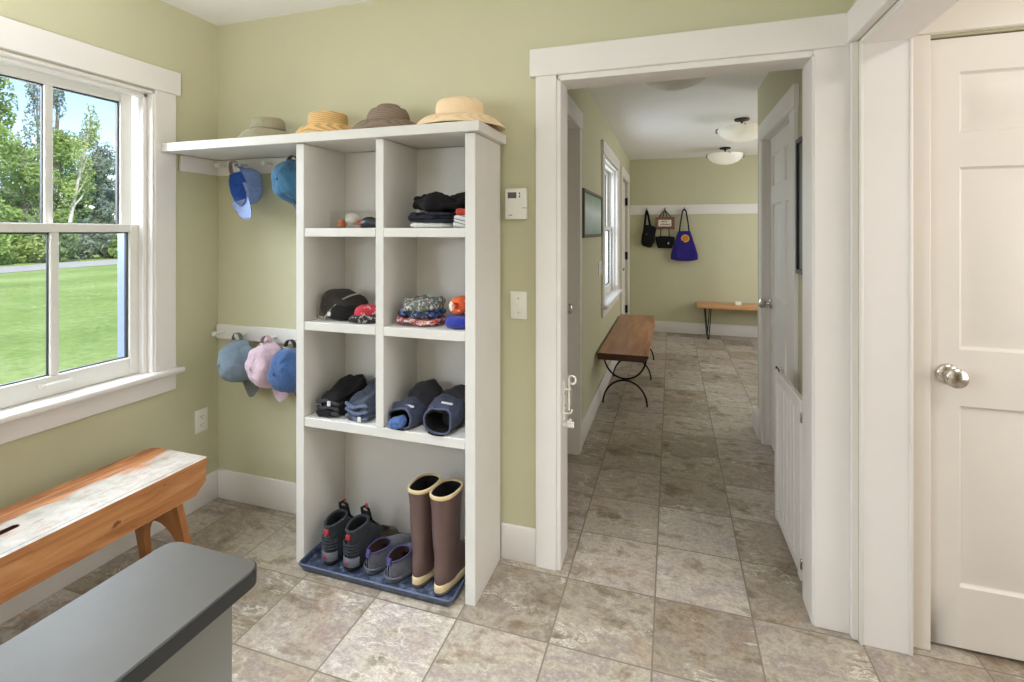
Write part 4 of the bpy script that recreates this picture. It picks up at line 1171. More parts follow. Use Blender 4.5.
# ================================================================== WALL FITTINGS
th = thing('thermostat', (-0.620, YB, 1.505), 'white wall thermostat with small grey display left of the doorway', 'thermostat')
m = MB(); m.box(-0.046, 0.046, -0.028, 0, -0.066, 0.063, bev=0.004, seg=2); m.build('housing', M['plastic'], th, smooth=40)
m = MB(); m.box(-0.034, 0.004, -0.0292, -0.027, 0.022, 0.047, bev=0.001); m.build('display', M['screen'], th, smooth=0)
for zz in (0.042, 0.028):
    m = MB(); m.prism([(0.014, zz - 0.004), (0.022, zz - 0.004), (0.018, zz + 0.005)] if zz > .03 else [(0.014, zz + 0.004), (0.018, zz - 0.005), (0.022, zz + 0.004)], 'Y', -0.03, -0.027); m.build('button', M['screen'], th, smooth=0)
m = MB(); m.box(0.030, 0.0465, -0.0285, -0.02, -0.02, -0.018); m.build('seam_line', M['screen'], th, smooth=0)
m = MB(); m.box(-0.03, -0.014, -0.0284, -0.027, -0.05, -0.047); m.build('maker_mark', M['screen'], th, smooth=0)
def plate(name, label, loc, rz, kind, n=1):
    w = 0.036 * n + (0 if n == 1 else 0.012)
    r = thing(name, loc, label, 'switch' if kind == 'switch' else 'outlet', rz)
    m = MB(); m.box(-w, w, -0.006, 0, -0.058, 0.058, bev=0.003, seg=2); m.build('cover_plate', M['plastic'], r, smooth=40)
    for i in range(n):
        x = (i - (n - 1) / 2) * 0.046
        if kind == 'switch':
            m = MB(); m.box(x - 0.005, x + 0.005, -0.018, -0.005, -0.002, 0.014, bev=0.002); m.box(x - 0.007, x + 0.007, -0.0072, -0.005, -0.014, 0.016, bev=0.001); m.build('toggle', M['plastic'], r, smooth=40)
            for q in (0.03, -0.03):
                m = MB(); m.lathe([(0, 0), (0.003, 0), (0.0025, -0.0015), (0, -0.002)], c=(x, -0.006, q), axis='Y', seg=10); m.build('screw', M['nickel'], r)
        else:
            for q in (0.021, -0.021):
                f = MB(); f.loft([[(x + a, y, q + b) for a, b in rrect(-0.017, 0.017, -0.0145, 0.0145, 0.012, 4)] for y in (-0.006, -0.0085)]); s = f.build('receptacle', M['plastic'], r, smooth=40)
                f = MB(); f.box(x - 0.008, x - 0.006, -0.0088, -0.008, q - 0.002, q + 0.007); f.box(x + 0.006, x + 0.008, -0.0088, -0.008, q - 0.002, q + 0.006); f.lathe([(0, 0), (0.0025, 0), (0.0025, -0.0005), (0, -0.0005)], c=(x, -0.0086, q - 0.008), axis='Y', seg=10); f.build('slots', M['slot'], s, smooth=0)
    return r
plate('light_switch', 'white single light switch below the thermostat', (-0.614, YB, 1.077), 0, 'switch')
plate('wall_outlet', 'white wall outlet low on the green wall above the old bench', (XL, 1.90, 0.432), PI / 2, 'outlet')
plate('light_switch', 'white double light switch on the hall wall beside the window', (HXL, 4.09, 1.085), PI / 2, 'switch', 2)

# ================================================================== HALL THINGS
# gate latch on the left jamb of the doorway
gl = thing('gate_latch', (-0.431, 2.05, 0.658), 'white gate latch hook on the left jamb of the doorway', 'latch')
m = MB(); m.box(0, 0.006, -0.014, 0.012, -0.06, 0.105, bev=0.002); m.build('back_plate', M['plastic'], gl, smooth=30)
m = MB(); cy = 0.0
m.tube([(0.022, cy, -0.02), (0.022, cy, 0.08)] + [(0.036 - 0.015 * math.cos(a), cy, 0.108 + 0.017 * math.sin(a) ) for a in [(-0.5 + 5.6 * i / 18) for i in range(19)]], 0.0045, 8); m.build('hook_pin', M['plastic'], gl)
m = MB(); m.tube([(0.004, cy, 0.065), (0.022, cy, 0.068), (0.03, cy, 0.072)], 0.004, 8); m.tube([(0.004, cy, -0.035), (0.03, cy, -0.032), (0.036, cy, -0.015)], 0.0045, 8); m.build('bracket', M['plastic'], gl)
m = MB(); m.box(0.012, 0.044, -0.006, 0.006, -0.092, -0.066, bev=0.003); m.box(0.02, 0.034, -0.005, 0.005, -0.066, -0.056, bev=0.002); m.box(0.0, 0.014, -0.004, 0.004, -0.088, -0.075); m.build('catch_block', M['plastic'], gl, smooth=30)
for q in (0.05, 0.0, -0.02):
    m = MB(); m.lathe([(0, 0), (0.004, 0), (0.003, 0.002), (0, 0.002)], c=(0.006, -0.006, q), axis='X', seg=8); m.build('screw', M['bronze'], gl)

# baby gate folded open along the right hall wall
bg = thing('safety_gate', (0.489, 2.165, 0.0), 'white wooden safety gate folded open against the right side of the hall', 'gate', 0.02)
GL, GB, GT = 0.46, 0.035, 0.735
m = MB(); m.box(-0.014, 0.014, 0, 0.045, GB, GT - 0.0, bev=0.004, seg=2); m.build('hinge_post', M['white'], bg, smooth=30)
m = MB(); m.box(-0.014, 0.014, GL - 0.045, GL, GB, GT, bev=0.004, seg=2); m.build('latch_post', M['white'], bg, smooth=30)
m = MB(); m.box(-0.012, 0.012, 0.045, GL - 0.045, GT - 0.05, GT - 0.003, bev=0.003); m.build('top_rail', M['white'], bg, smooth=30)
m = MB(); m.box(-0.012, 0.012, 0.045, GL - 0.045, GB + 0.01, GB + 0.055, bev=0.003); m.build('bottom_rail', M['white'], bg, smooth=30)
for i in range(6):
    y = 0.085 + i * (GL - 0.17) / 5
    m = MB(); m.box(-0.008, 0.008, y - 0.012, y + 0.012, GB + 0.055, GT - 0.05, bev=0.003); m.build('slat', M['white'], bg, smooth=30)
# second sliding panel behind the first
m = MB(); m.box(0.016, 0.034, 0.10, 0.125, GB + 0.01, GT - 0.02, bev=0.003); m.box(0.016, 0.034, GL + 0.02, GL + 0.055, GB - 0.01, GT, bev=0.003); m.box(0.016, 0.034, 0.125, GL + 0.02, GT - 0.06, GT - 0.03, bev=0.003); m.box(0.016, 0.034, 0.125, GL + 0.02, GB + 0.02, GB + 0.05, bev=0.003)
m.build('sliding_frame', M['white'], bg, smooth=30)
for zz in (GB + 0.07, GT - 0.065):
    m = MB(); m.tube([(0.0, -0.0, zz), (0.0, -0.02, zz), (-0.008, -0.026, zz)], 0.006, 8); m.lathe([(0, -0.012), (0.009, -0.012), (0.009, 0.012), (0, 0.012)], c=(0, -0.006, zz), seg=12); m.box(-0.016, 0.016, -0.012, -0.002, zz - 0.02, zz + 0.02, bev=0.002); m.build('hinge', M['nickel'], bg, smooth=40)
m = MB(); m.tube([(-0.006, GL - 0.06, GT + 0.002), (-0.006, GL - 0.055, GT + 0.012), (-0.006, GL - 0.005, GT + 0.012), (-0.006, GL, GT + 0.002)], 0.003, 8); m.build('latch_handle', M['iron'], bg)

# live-edge bench
lb = thing('live_edge_bench', (-0.35, 4.75, 0.0), 'cherry wood bench with black curved iron legs along the hall wall', 'bench')
m = MB()
N = 40
left = [(-0.19, -0.93 + 1.86 * i / N) for i in range(N + 1)]
right = [(0.19 + 0.018 * noise.noise(Vector((i * 0.16, 2, 0))) + 0.010 * noise.noise(Vector((i * 0.5, 7, 0))) - (0.02 * max(0, (i - 34) / 6)), -0.93 + 1.86 * i / N) for i in range(N + 1)]
zt, zb = 0.455, 0.405
rings = []
for (lx, y), (rx, _) in zip(left, right):
    rings.append([(lx, y, zb), (lx, y, zt - 0.003), (lx + 0.003, y, zt), (rx - 0.004, y, zt), (rx, y, zt - 0.006), (rx - 0.012, y, zt - 0.03), (rx - 0.03, y, zb)])
m.loft(rings)
for f in m.bm.faces:
    c = f.calc_center_median()
    f.normal_update()
    if c.y < -0.929 or (c.x < -0.188): f.material_index = 1
m.build('seat_slab', [M['cherry'], M['bark_edge']], lb, smooth=30)
for yy in (-0.70, 0.05, 0.80):
    lg = MB()
    R_ = 0.168
    zc1 = 0.2
    lg.tube([(-0.005 + R_ * math.cos(a), yy, 0.395 - (0.395 - zc1 - 0.006) * abs(math.sin(a)) ** 1.0 if False else 0.40 + (0.40 - 0.206) * math.sin(a)) for a in [PI + PI * i / 28 for i in range(29)]], 0.0075, 10)
    lg.tube([(-0.005 + (R_ + 0.005) * math.cos(a), yy, 0.194 * math.sin(a)) for a in [PI * i / 28 for i in range(29)]], 0.0075, 10)
    lg.box(-0.175, 0.165, yy - 0.015, yy + 0.015, 0.399, 0.405)
    lg.build('leg', M['iron'], lb, smooth=60)

# far bench with hairpin legs
fb = thing('console_bench', (0.95, 6.93, 0.0), 'pale wood bench with black hairpin legs at the far end of the hall', 'bench')
m = MB(); m.box(-0.635, 0.9, -0.17, 0.17, 0.402, 0.447, bev=0.004, seg=2); m.build('seat_plank', M['pine'], fb, smooth=30)
for x in (-0.50, 0.75):
    for y in (-0.12, 0.12):
        m = MB(); s_ = -1 if y < 0 else 1
        m.tube([(x - 0.035, y, 0.401), (x - 0.006, y + s_ * 0.02, 0.012), (x, y + s_ * 0.022, 0.006), (x + 0.006, y + s_ * 0.02, 0.012), (x + 0.035, y, 0.401)], 0.006, 8)
        m.box(x - 0.05, x + 0.05, y - 0.02, y + 0.02, 0.398, 0.402); m.build('hairpin_leg', M['iron'], fb)
m = MB(); m.box(-0.035, 0.035, -0.02, 0.02, 0, 0.042, bev=0.004, seg=2); m.box(-0.028, 0.028, -0.0205, -0.0195, 0.006, 0.036)
o = m.build('paper_box', M['plastic'], smooth=30, loc=(0.81, 6.88, 0.448)); tag(o, 'small white box on the pale bench at the far end', 'box')

# hook rail on the far wall
hr = thing('hook_rail', (0.9, HYF - 0.02, 1.682), 'white hook board across the far hall wall holding bags', 'hook rail')
m = MB(); m.box(-1.455, 1.55, 0, 0.02, -0.067, 0.067, bev=0.003); m.build('rail_board', M['white'], hr, smooth=30)
HK = (-0.325, -0.085, 0.165)
def hook(x):
    m = MB(); m.tube([(x, 0.0, 0.0), (x, -0.02, -0.004), (x, -0.034, 0.004), (x, -0.036, 0.016)], 0.004, 8); m.box(x - 0.008, x + 0.008, -0.004, 0, -0.018, 0.018, bev=0.001); m.tube([(x, -0.002, 0.012), (x, -0.03, 0.022), (x, -0.036, 0.032)], 0.0035, 8); return m
for x in HK:
    hook(x - 0.9).build('hook', M['bronze'], hr)
YH = HYF - 0.02 - 0.03
# black pouch on a strap
bb = thing('waist_bag', (HK[0], YH, 1.66), 'black pouch bag hanging leftmost on the far hook board', 'bag')
m = MB(); m.strap([(0.0, 0.0, 0.012), (-0.012, 0.0, -0.04), (-0.018, 0, -0.12), (-0.03, 0.0, -0.22)], 0.03, 0.006, (1, 0, 0)); m.strap([(0.0, -0.004, 0.012), (0.02, -0.002, -0.05), (0.03, 0, -0.12), (0.05, 0.0, -0.21)], 0.03, 0.006, (1, 0, 0)); m.build('strap', black_c, bb)
m = MB(); soft(m, (0, 0, 0), (0.175, 0.07, 0.30), e=0.5, amp=0.012, freq=9, seed=81, flat=False); m.xf(Matrix.Translation((-0.005, -0.012, -0.485)) @ Matrix.Rotation(0.2, 4, 'Y')); m.build('pouch', black_c, bb, smooth=70)
m = MB(); m.box(-0.012, 0.012, -0.052, -0.047, -0.33, -0.30, bev=0.002); m.build('logo_patch', M['bronze'], bb)
# sign on a cord
sg = thing('hanging_plaque', (HK[1], YH - 0.010, 1.66), 'small brown framed plaque with white panel hanging from the hook board', 'sign')
m = MB(); m.tube([(-0.075, 0, -0.08), (-0.04, 0, -0.03), (0.0, 0.0, 0.012), (0.04, 0, -0.03), (0.075, 0, -0.08)], 0.006, 8); m.build('cord', black_c, sg)
m = MB(); m.box(-0.125, 0.125, -0.012, 0.006, -0.245, -0.08, bev=0.004); m.build('frame', m_wood('reddish_brown_wood', rgb(92, 56, 42), rgb(122, 80, 62), rgb(142, 98, 78), 'X'), sg, smooth=30)
m = MB(); m.box(-0.085, 0.085, -0.0145, -0.011, -0.207, -0.118); m.build('panel', plain('cream_sign_panel', rgb(226, 220, 204), 0.6), sg, smooth=0)
m = MB(); rnd = random.Random(3)
for row, z0, n in ((0, -0.150, 5), (1, -0.188, 8)):
    x = -0.06 if row else -0.05
    for i in range(n):
        wd = rnd.choice((0.007, 0.010, 0.013)); m.box(x, x + wd, -0.0156, -0.014, z0, z0 + rnd.choice((0.013, 0.018))); x += wd + 0.005
m.build('lettering', plain('brown_lettering', rgb(96, 84, 72), 0.7), sg, smooth=0)
# small black handbag, long handles over the same hook
hb = thing('handbag', (HK[1], YH + 0.002, 1.66), 'small black handbag hanging below the brown plaque', 'bag')
m = MB()
for s_ in (-1, 1): m.tube([(s_ * 0.004, 0.012, 0.010), (s_ * 0.03, 0.012, -0.08), (s_ * 0.05, 0.01, -0.2), (s_ * 0.058, 0.0, -0.36)], 0.006, 8)
m.build('handle', black_c, hb)
m = MB(); rings = []
for z_, w_, d_ in ((-0.50, 0.17, 0.05), (-0.495, 0.185, 0.06), (-0.43, 0.225, 0.055), (-0.37, 0.245, 0.035), (-0.348, 0.248, 0.018), (-0.345, 0.23, 0.01)):
    rings.append([(math.copysign(abs(math.cos(a)) ** 0.5, math.cos(a)) * w_ / 2, math.copysign(abs(math.sin(a)) ** 0.5, math.sin(a)) * d_ / 2 - 0.0, z_ + 0.006 * math.cos(math.cos(a) * 3)) for a in [2 * PI * i / 32 for i in range(32)]])
m.loft(rings); m.build('bag_body', black_c, hb, smooth=60)
m = MB(); m.prism([(0.03, -0.44), (0.055, -0.45), (0.042, -0.41), (0.058, -0.425)], 'Y', -0.034, -0.027); m.build('clasp', M['nickel'], hb, smooth=0)
# tote
tt = thing('tote_bag', (HK[2], YH, 1.69), 'deep blue tote bag with yellow round emblem on the far hook board', 'bag')
tote_m = fabric('deep_blue_canvas', rgb(46, 36, 122), 0.15, 20)
m = MB(); rings = []
for z_, w_, d_ in ((-0.705, 0.30, 0.05), (-0.70, 0.345, 0.075), (-0.64, 0.345, 0.08), (-0.5, 0.28, 0.065), (-0.36, 0.19, 0.045), (-0.305, 0.155, 0.03), (-0.30, 0.14, 0.02)):
    rings.append([(math.copysign(abs(math.cos(a)) ** 0.6, math.cos(a)) * w_ / 2, math.copysign(abs(math.sin(a)) ** 0.6, math.sin(a)) * d_ / 2 - 0.01 + 0.006 * math.sin(6 * math.cos(a)) * min(1, (-0.3 - z_) * 4), z_ + 0.02 * (math.cos(a) ** 2) * (1 if z_ < -0.6 else 0)) for a in [2 * PI * i / 40 for i in range(40)]])
m.loft(rings); m.build('bag_body', tote_m, tt, smooth=60)
m = MB()
for y_ in (-0.02, 0.0): m.strap([(-0.062, y_, -0.32), (-0.05, y_, -0.2), (-0.022, y_, -0.03), (0.0, y_, 0.0), (0.022, y_, -0.03), (0.05, y_, -0.2), (0.062, y_, -0.32)], 0.018, 0.004, (1, 0, 0))
m.build('handle', fabric('dark_navy_webbing', rgb(34, 34, 52)), tt)
m = MB(); m.lathe([(0, 0), (0.052, 0), (0.052, -0.005), (0, -0.005)], c=(0.012, -0.034, -0.40), axis='Y', seg=28); e_ = m.build('emblem', plain('yellow_print', rgb(226, 184, 52), 0.7), tt)
m = MB(); m.lathe([(0.036, 0), (0.041, 0), (0.041, -0.001), (0.036, -0.001)], c=(0.012, -0.0392, -0.40), axis='Y', seg=24); m.prism([(0.0, -0.412), (0.016, -0.408), (0.024, -0.39), (0.006, -0.396)], 'Y', -0.0402, -0.0385); m.build('emblem_figure', plain('orange_print', rgb(206, 122, 48), 0.7), e_, smooth=0)

# pictures
def pic_material(name):
    t = NT(name)
    v = t.coord(); sp = t.n('ShaderNodeSeparateXYZ'); t.l(v, sp.inputs[0])
    hz = t.math('ADD', t.math('MULTIPLY', sp.outputs[2], 3.0), 0.5)
    n1 = t.noise(t.mapping(v, scale=(1, 6, 3)), 2.2, 4)
    sky = t.ramp(t.math('ADD', hz, t.math('MULTIPLY', t.math('SUBTRACT', n1, 0.5), 0.35)), [(0.1, rgb(170, 184, 176)), (0.35, rgb(196, 208, 204)), (0.55, rgb(226, 234, 234)), (0.75, rgb(184, 200, 190)), (0.95, rgb(164, 180, 164))])
    rocks = t.ramp(t.math('ADD', t.noise(t.mapping(v, scale=(1, 7, 9)), 1.6, 5, 0.7), t.math('MULTIPLY', t.math('ABSOLUTE', t.math('SUBTRACT', hz, 0.42)), -0.9)), [(0.58, (0, 0, 0, 1)), (0.62, (1, 1, 1, 1))])
    return t.set(t.mix(t.math('MULTIPLY', rocks, 0.6), sky, rgb(112, 120, 120)), 0.6, Specular_IOR_Level=0.0)
def picture(name, label, loc, rz, w, h, fm, fw=0.022, mat=None):
    r = thing(name, loc, label, 'picture', rz)
    m = MB()
    for a, b, c, d in ((-w / 2, w / 2, h / 2 - fw, h / 2), (-w / 2, w / 2, -h / 2, -h / 2 + fw), (-w / 2, -w / 2 + fw, -h / 2 + fw, h / 2 - fw), (w / 2 - fw, w / 2, -h / 2 + fw, h / 2 - fw)):
        m.box(a, b, -0.022, 0, c, d, bev=0.002)
    m.build('frame', fm, r, smooth=30)
    m = MB(); m.box(-w / 2 + fw, w / 2 - fw, -0.012, -0.002, -h / 2 + fw, h / 2 - fw); m.build('print', mat, r, smooth=0)
    return r
picture('framed_picture', 'framed pale landscape picture on the hall left wall before the window', (HXL, 3.66, 1.508), PI / 2, 0.90, 0.325, plain('grey_brown_frame', rgb(86, 80, 70), 0.5), mat=pic_material('misty_landscape_print'))
picture('framed_picture', 'dark framed picture seen edge-on beside the hall right door', (HXR, 2.41, 1.505), -PI / 2, 0.46, 0.63, M['black_plastic'], mat=plain('dim_print', rgb(96, 98, 92), 0.4, var=0.3, scale=4))

# ceiling lights
def bowl_light(label, loc, group=None):
    r = thing('ceiling_light', loc, label, 'ceiling light')
    m = MB(); m.lathe([(0, 0), (0.062, 0), (0.065, -0.006), (0.058, -0.018), (0.02, -0.024), (0.009, -0.03), (0.009, -0.075), (0, -0.075)], seg=28); m.build('canopy', M['bronze'], r)
    R_ = 0.198
    m = MB()
    prof = [(R_, -0.085), (R_ * 0.985, -0.1), (R_ * 0.9, -0.135), (R_ * 0.72, -0.168), (R_ * 0.45, -0.190), (R_ * 0.2, -0.199), (0.001, -0.201)]
    m.lathe(prof + [(0.001, -0.196)] + [(a * 0.975, b + 0.005) for a, b in reversed(prof[:-1])], seg=44); m.build('glass_bowl', M['frosted'], r, smooth=60)
    m = MB()
    arch = [(-R_ - 0.012 + 0.0 * t, 0, -0.082) for t in (0,)]
    pts = [((R_ + 0.012) * math.sin(a), 0, -0.090 + 0.022 * math.cos(a)) for a in [(-PI / 2 + PI * i / 24) for i in range(25)]]
    m.tube([(-R_ - 0.004, 0, -0.122), (-R_ - 0.016, 0, -0.108)] + pts + [(R_ + 0.016, 0, -0.108), (R_ + 0.004, 0, -0.122)], 0.005, 8)
    m.tube([(p[1], p[0], p[2]) for p in pts], 0.005, 8)
    m.build('scroll_arm', M['bronze'], r)
    return r
bowl_light('white bowl ceiling light nearest the doorway, cut by its head casing', (0.02, 2.90, HZ)).rotation_euler = (0, 0, 0.3)
bowl_light('white bowl ceiling light in the middle of the hall partly behind the door', (0.595, 4.80, HZ))
bowl_light('white bowl ceiling light at the far end of the hall', (0.61, 6.40, HZ)).rotation_euler = (0, 0, 0.15)

# ================================================================== OUTSIDE
GZ = -0.5
def m_lawn():
    t = NT('lawn_grass'); v = t.coord()
    f = t.math('ADD', t.math('MULTIPLY', t.noise(v, 0.35, 5, 0.6), 0.5), t.math('MULTIPLY', t.noise(v, 9, 5, 0.7), 0.5))
    c = t.ramp(f, [(0.36, rgb(112, 140, 66)), (0.5, rgb(140, 166, 86)), (0.64, rgb(170, 188, 122))])
    fl = t.math('LESS_THAN', t.voro(v, 1.6), 0.07)
    c = t.mix(t.math('MULTIPLY', fl, 0.75), c, rgb(226, 232, 206))
    t.bump(t.noise(v, 60, 3), 0.5, 0.03)
    return t.set(c, 0.95)
m = MB()
for i in range(1):
    m._f([m.bm.verts.new(p) for p in ((-120, -80, GZ), (-2.6, -80, GZ), (-2.6, 2.3, GZ), (-2.6, 120, GZ), (-120, 120, GZ))])
    m._f([m.bm.verts.new(p) for p in ((-2.6, 2.3, GZ), (-0.75, 2.3, GZ), (-0.75, 120, GZ), (-2.6, 120, GZ))])
tag(m.build('lawn', m_lawn(), smooth=0), 'green mown lawn outside the window', 'grass', kind='stuff')
# gravel road: a long strip crossing behind the lawn
def polar(az, d): a = math.radians(az); return Vector((-math.sin(a) * d, math.cos(a) * d, 0))
m = MB(); rows = []
for i in range(15):
    az = 20 + 5 * i
    near = 35.4 - (az - 57) * 0.55; far = near * 1.165
    a, b = polar(az, near), polar(az, far)
    rows.append([(a.x, a.y, GZ + 0.01), (a.x, a.y, GZ + 0.03), (b.x, b.y, GZ + 0.03), (b.x, b.y, GZ + 0.01)])
m.loft(rows)
tag(m.build('road', plain('pale_gravel', rgb(176, 174, 172), 0.9, var=0.12, scale=3), smooth=0), 'pale gravel road beyond the lawn', 'road')
def leaf_mat(name, c):
    t = NT(name); v = t.coord()
    f = t.math('ADD', t.math('MULTIPLY', t.noise(v, 0.7, 3), 0.5), t.math('MULTIPLY', t.noise(v, 7, 3), 0.5))
    colr = t.ramp(f, [(0.33, tuple(x * 0.62 for x in c[:3]) + (1,)), (0.5, c), (0.68, tuple(min(1, x * 1.45) for x in c[:3]) + (1,))])
    d = t.n('ShaderNodeBsdfDiffuse'); t.l(colr, d.inputs[0]); tr = t.n('ShaderNodeBsdfTranslucent'); t.l(colr, tr.inputs[0])
    mx = t.n('ShaderNodeMixShader'); mx.inputs[0].default_value = 0.35
    t.t.nodes.remove(t.b); t.l(d.outputs[0], mx.inputs[1]); t.l(tr.outputs[0], mx.inputs[2]); t.l(mx.outputs[0], t.out.inputs[0])
    return t.m
bark = plain('grey_bark', rgb(120, 112, 104), 0.9, var=0.25, scale=8); birch = plain('birch_bark', rgb(206, 202, 194), 0.8, var=0.2, scale=6)
def crown(clusters, n, leaf, seed):
    rnd = random.Random(seed); m = MB()
    tot = sum(c[3] for c in clusters)
    for (cx, cy, cz, wgt, rx, rz) in clusters:
        for _ in range(int(n * wgt / tot)):
            while True:
                p = Vector((rnd.uniform(-1, 1), rnd.uniform(-1, 1), rnd.uniform(-1, 1)))
                if 0.15 < p.length < 1 and rnd.random() < p.length ** 1.5 + 0.1: break
            q = Vector((cx + p.x * rx, cy + p.y * rx, cz + p.z * rz))
            s = leaf * rnd.uniform(0.6, 1.3)
            u = Vector((rnd.gauss(0, 1), rnd.gauss(0, 1), rnd.gauss(0, 1))).normalized(); w = u.orthogonal().normalized()
            vs = [m.bm.verts.new(q + u * s), m.bm.verts.new(q + w * s * 0.5), m.bm.verts.new(q - u * s), m.bm.verts.new(q - w * s * 0.5)]
            m._f(vs)
    return m
def tree(kind, loc, label, H, R_, n, leaf, lm, tm_, seed, trunk_r=0.16, sparse=0.0, low=0.12, lean=0.0, s=1.0):
    r = thing('tree', loc, label, 'tree', group='trees beyond the road')
    rnd = random.Random(seed)
    cl = []
    for i in range(16):
        hh = rnd.uniform(low, 0.95)
        rad = R_ * (1 - abs(hh - 0.45) * 0.9) * rnd.uniform(0.25, 0.85)
        a = rnd.uniform(0, 2 * PI)
        cl.append((math.cos(a) * rad + lean * hh, math.sin(a) * rad, H * hh, rnd.uniform(0.6, 1.2), R_ * rnd.uniform(0.3, 0.5), H * rnd.uniform(0.07, 0.13)))
    crown(cl, n, leaf, seed).build('foliage', lm, r, smooth=0, recalc=False)
    m = MB(); m.tube([(lean * t + 0.15 * math.sin(3 * t + seed), 0.1 * math.sin(4 * t), H * 0.92 * t) for t in [i / 12 for i in range(13)]], [trunk_r * (1 - 0.8 * i / 12) for i in range(13)], 10)
    m.build('trunk', tm_, r)
    m = MB()
    for c in cl[::2]:
        z0 = c[2] * 0.75
        m.tube([(lean * z0 / H, 0, z0), ((c[0] + lean * z0 / H) / 2, c[1] / 2, (z0 + c[2]) / 2 - 0.1), (c[0], c[1], c[2])], [trunk_r * 0.4, trunk_r * 0.3, trunk_r * 0.1], 6)
    m.build('branch', tm_, r)
    return r
LM = {'bright': leaf_mat('bright_leaves', rgb(152, 176, 106)), 'mid': leaf_mat('mid_green_leaves', rgb(132, 154, 108)), 'grey': leaf_mat('grey_green_leaves', rgb(142, 156, 138)), 'yellow': leaf_mat('yellow_green_leaves', rgb(174, 190, 122))}
TL = [
 (64.4, 31, 12.5, 1.9, 4200, 0.15, 'bright', bark, 0.15, 0.10, 0.0, 'tall bright green tree at the left edge of the window view'),
 (62.5, 32, 7.4, 1.7, 5200, 0.15, 'bright', bark, 0.12, 0.12, 0.0, 'low bright green tree in the left window pane'),
 (61.7, 47, 17.0, 1.5, 1800, 0.15, 'grey', bark, 0.15, 0.25, 0.2, 'tall thin airy tree rising in the left window pane'),
 (60.6, 45, 15.5, 1.6, 2600, 0.15, 'grey', bark, 0.17, 0.2, 0.3, 'tall grey-green tree right behind the window muntin'),
 (59.9, 36, 11.4, 1.1, 1100, 0.13, 'yellow', birch, 0.17, 0.35, 1.6, 'slender tree with pale leaning trunk in the right window pane'),
 (60.3, 39, 10.2, 1.9, 4800, 0.15, 'bright', bark, 0.14, 0.10, 0.0, 'bright green tree left of the pale leaning trunk'),
 (57.9, 43, 11.2, 2.1, 5000, 0.15, 'grey', bark, 0.17, 0.12, 0.0, 'grey-green tree right of the pale leaning trunk'),
 (56.6, 47, 7.4, 2.2, 4600, 0.15, 'grey', bark, 0.17, 0.10, 0.0, 'low grey-green tree at the right edge of the window view'),
 (63.3, 50, 6.5, 2.6, 5000, 0.17, 'mid', bark, 0.17, 0.06, 0.0, 'broad mid-green tree low at the back of the left pane'),
 (59.0, 50, 6.2, 2.6, 5000, 0.17, 'mid', bark, 0.17, 0.06, 0.0, 'broad mid-green tree low at the back of the right pane'),
 (60.9, 52, 12.0, 2.6, 3600, 0.17, 'grey', bark, 0.17, 0.06, 0.0, 'hazy grey-green tree far behind the window muntin'),
 (58.4, 54, 9.4, 2.7, 3800, 0.17, 'mid', bark, 0.17, 0.06, 0.0, 'hazy mid-green tree far behind the right pane'),
 (62.9, 55, 13.0, 2.7, 3600, 0.17, 'grey', bark, 0.17, 0.06, 0.0, 'hazy grey-green tree far behind the left pane'),
 (67.5, 36, 9.0, 2.4, 4200, 0.17, 'mid', bark, 0.17, 0.08, 0.0, 'mid-green tree left of the window view'),
 (71.5, 40, 12.0, 2.8, 4200, 0.17, 'bright', bark, 0.17, 0.08, 0.0, 'bright tree far left of the window view'),
 (53.5, 42, 9.0, 2.6, 4200, 0.17, 'mid', bark, 0.17, 0.08, 0.0, 'mid-green tree right of the window view'),
 (50.5, 40, 10.5, 2.8, 4200, 0.17, 'grey', bark, 0.17, 0.08, 0.0, 'grey-green tree far right beyond the window jamb'),
 (47.0, 44, 9.5, 3.0, 4200, 0.17, 'mid', bark, 0.17, 0.08, 0.0, 'broad tree farthest right beyond the road'),
]
for i, (az, d, H, R_, n, lf, lm, tm_, trr, low, lean, lab) in enumerate(TL):
    d *= 1.4
    p = polar(az, d)
    tree('', (p.x, p.y, GZ), lab, H, R_, n, lf, LM[lm], tm_, 100 + i, trr, 0, low, lean).rotation_euler = (0, 0, math.radians(az))
def shrub_mesh(seed, n=2400):
    rnd = random.Random(seed)
    cl = [(rnd.uniform(-0.6, 0.6), rnd.uniform(-0.5, 0.5), rnd.uniform(0.35, 1.2), 1, rnd.uniform(0.5, 0.75), rnd.uniform(0.4, 0.7)) for _ in range(7)]
    m = crown(cl, n, 0.11, seed)
    for v in m.bm.verts: v.co.z = max(v.co.z, 0.0)
    return m
for i in range(18):
    az = 46.2 + i * 1.6
    p = polar(az, 43.5 - (az - 57) * 0.62 + (i * 37 % 3) * 0.8)
    lm = ('yellow', 'mid', 'grey', 'bright')[(i * 3 + i // 4) % 4]
    o = shrub_mesh(300 + i).build('shrub', LM[lm], smooth=0, recalc=False, loc=(p.x, p.y, GZ))
    o.scale = (1.3, 1.3, (0.95, 1.2, 0.85, 1.1)[i % 4] * 1.25)
    tag(o, 'leafy roadside shrub in the row behind the gravel road', 'shrub', 'roadside shrubs')
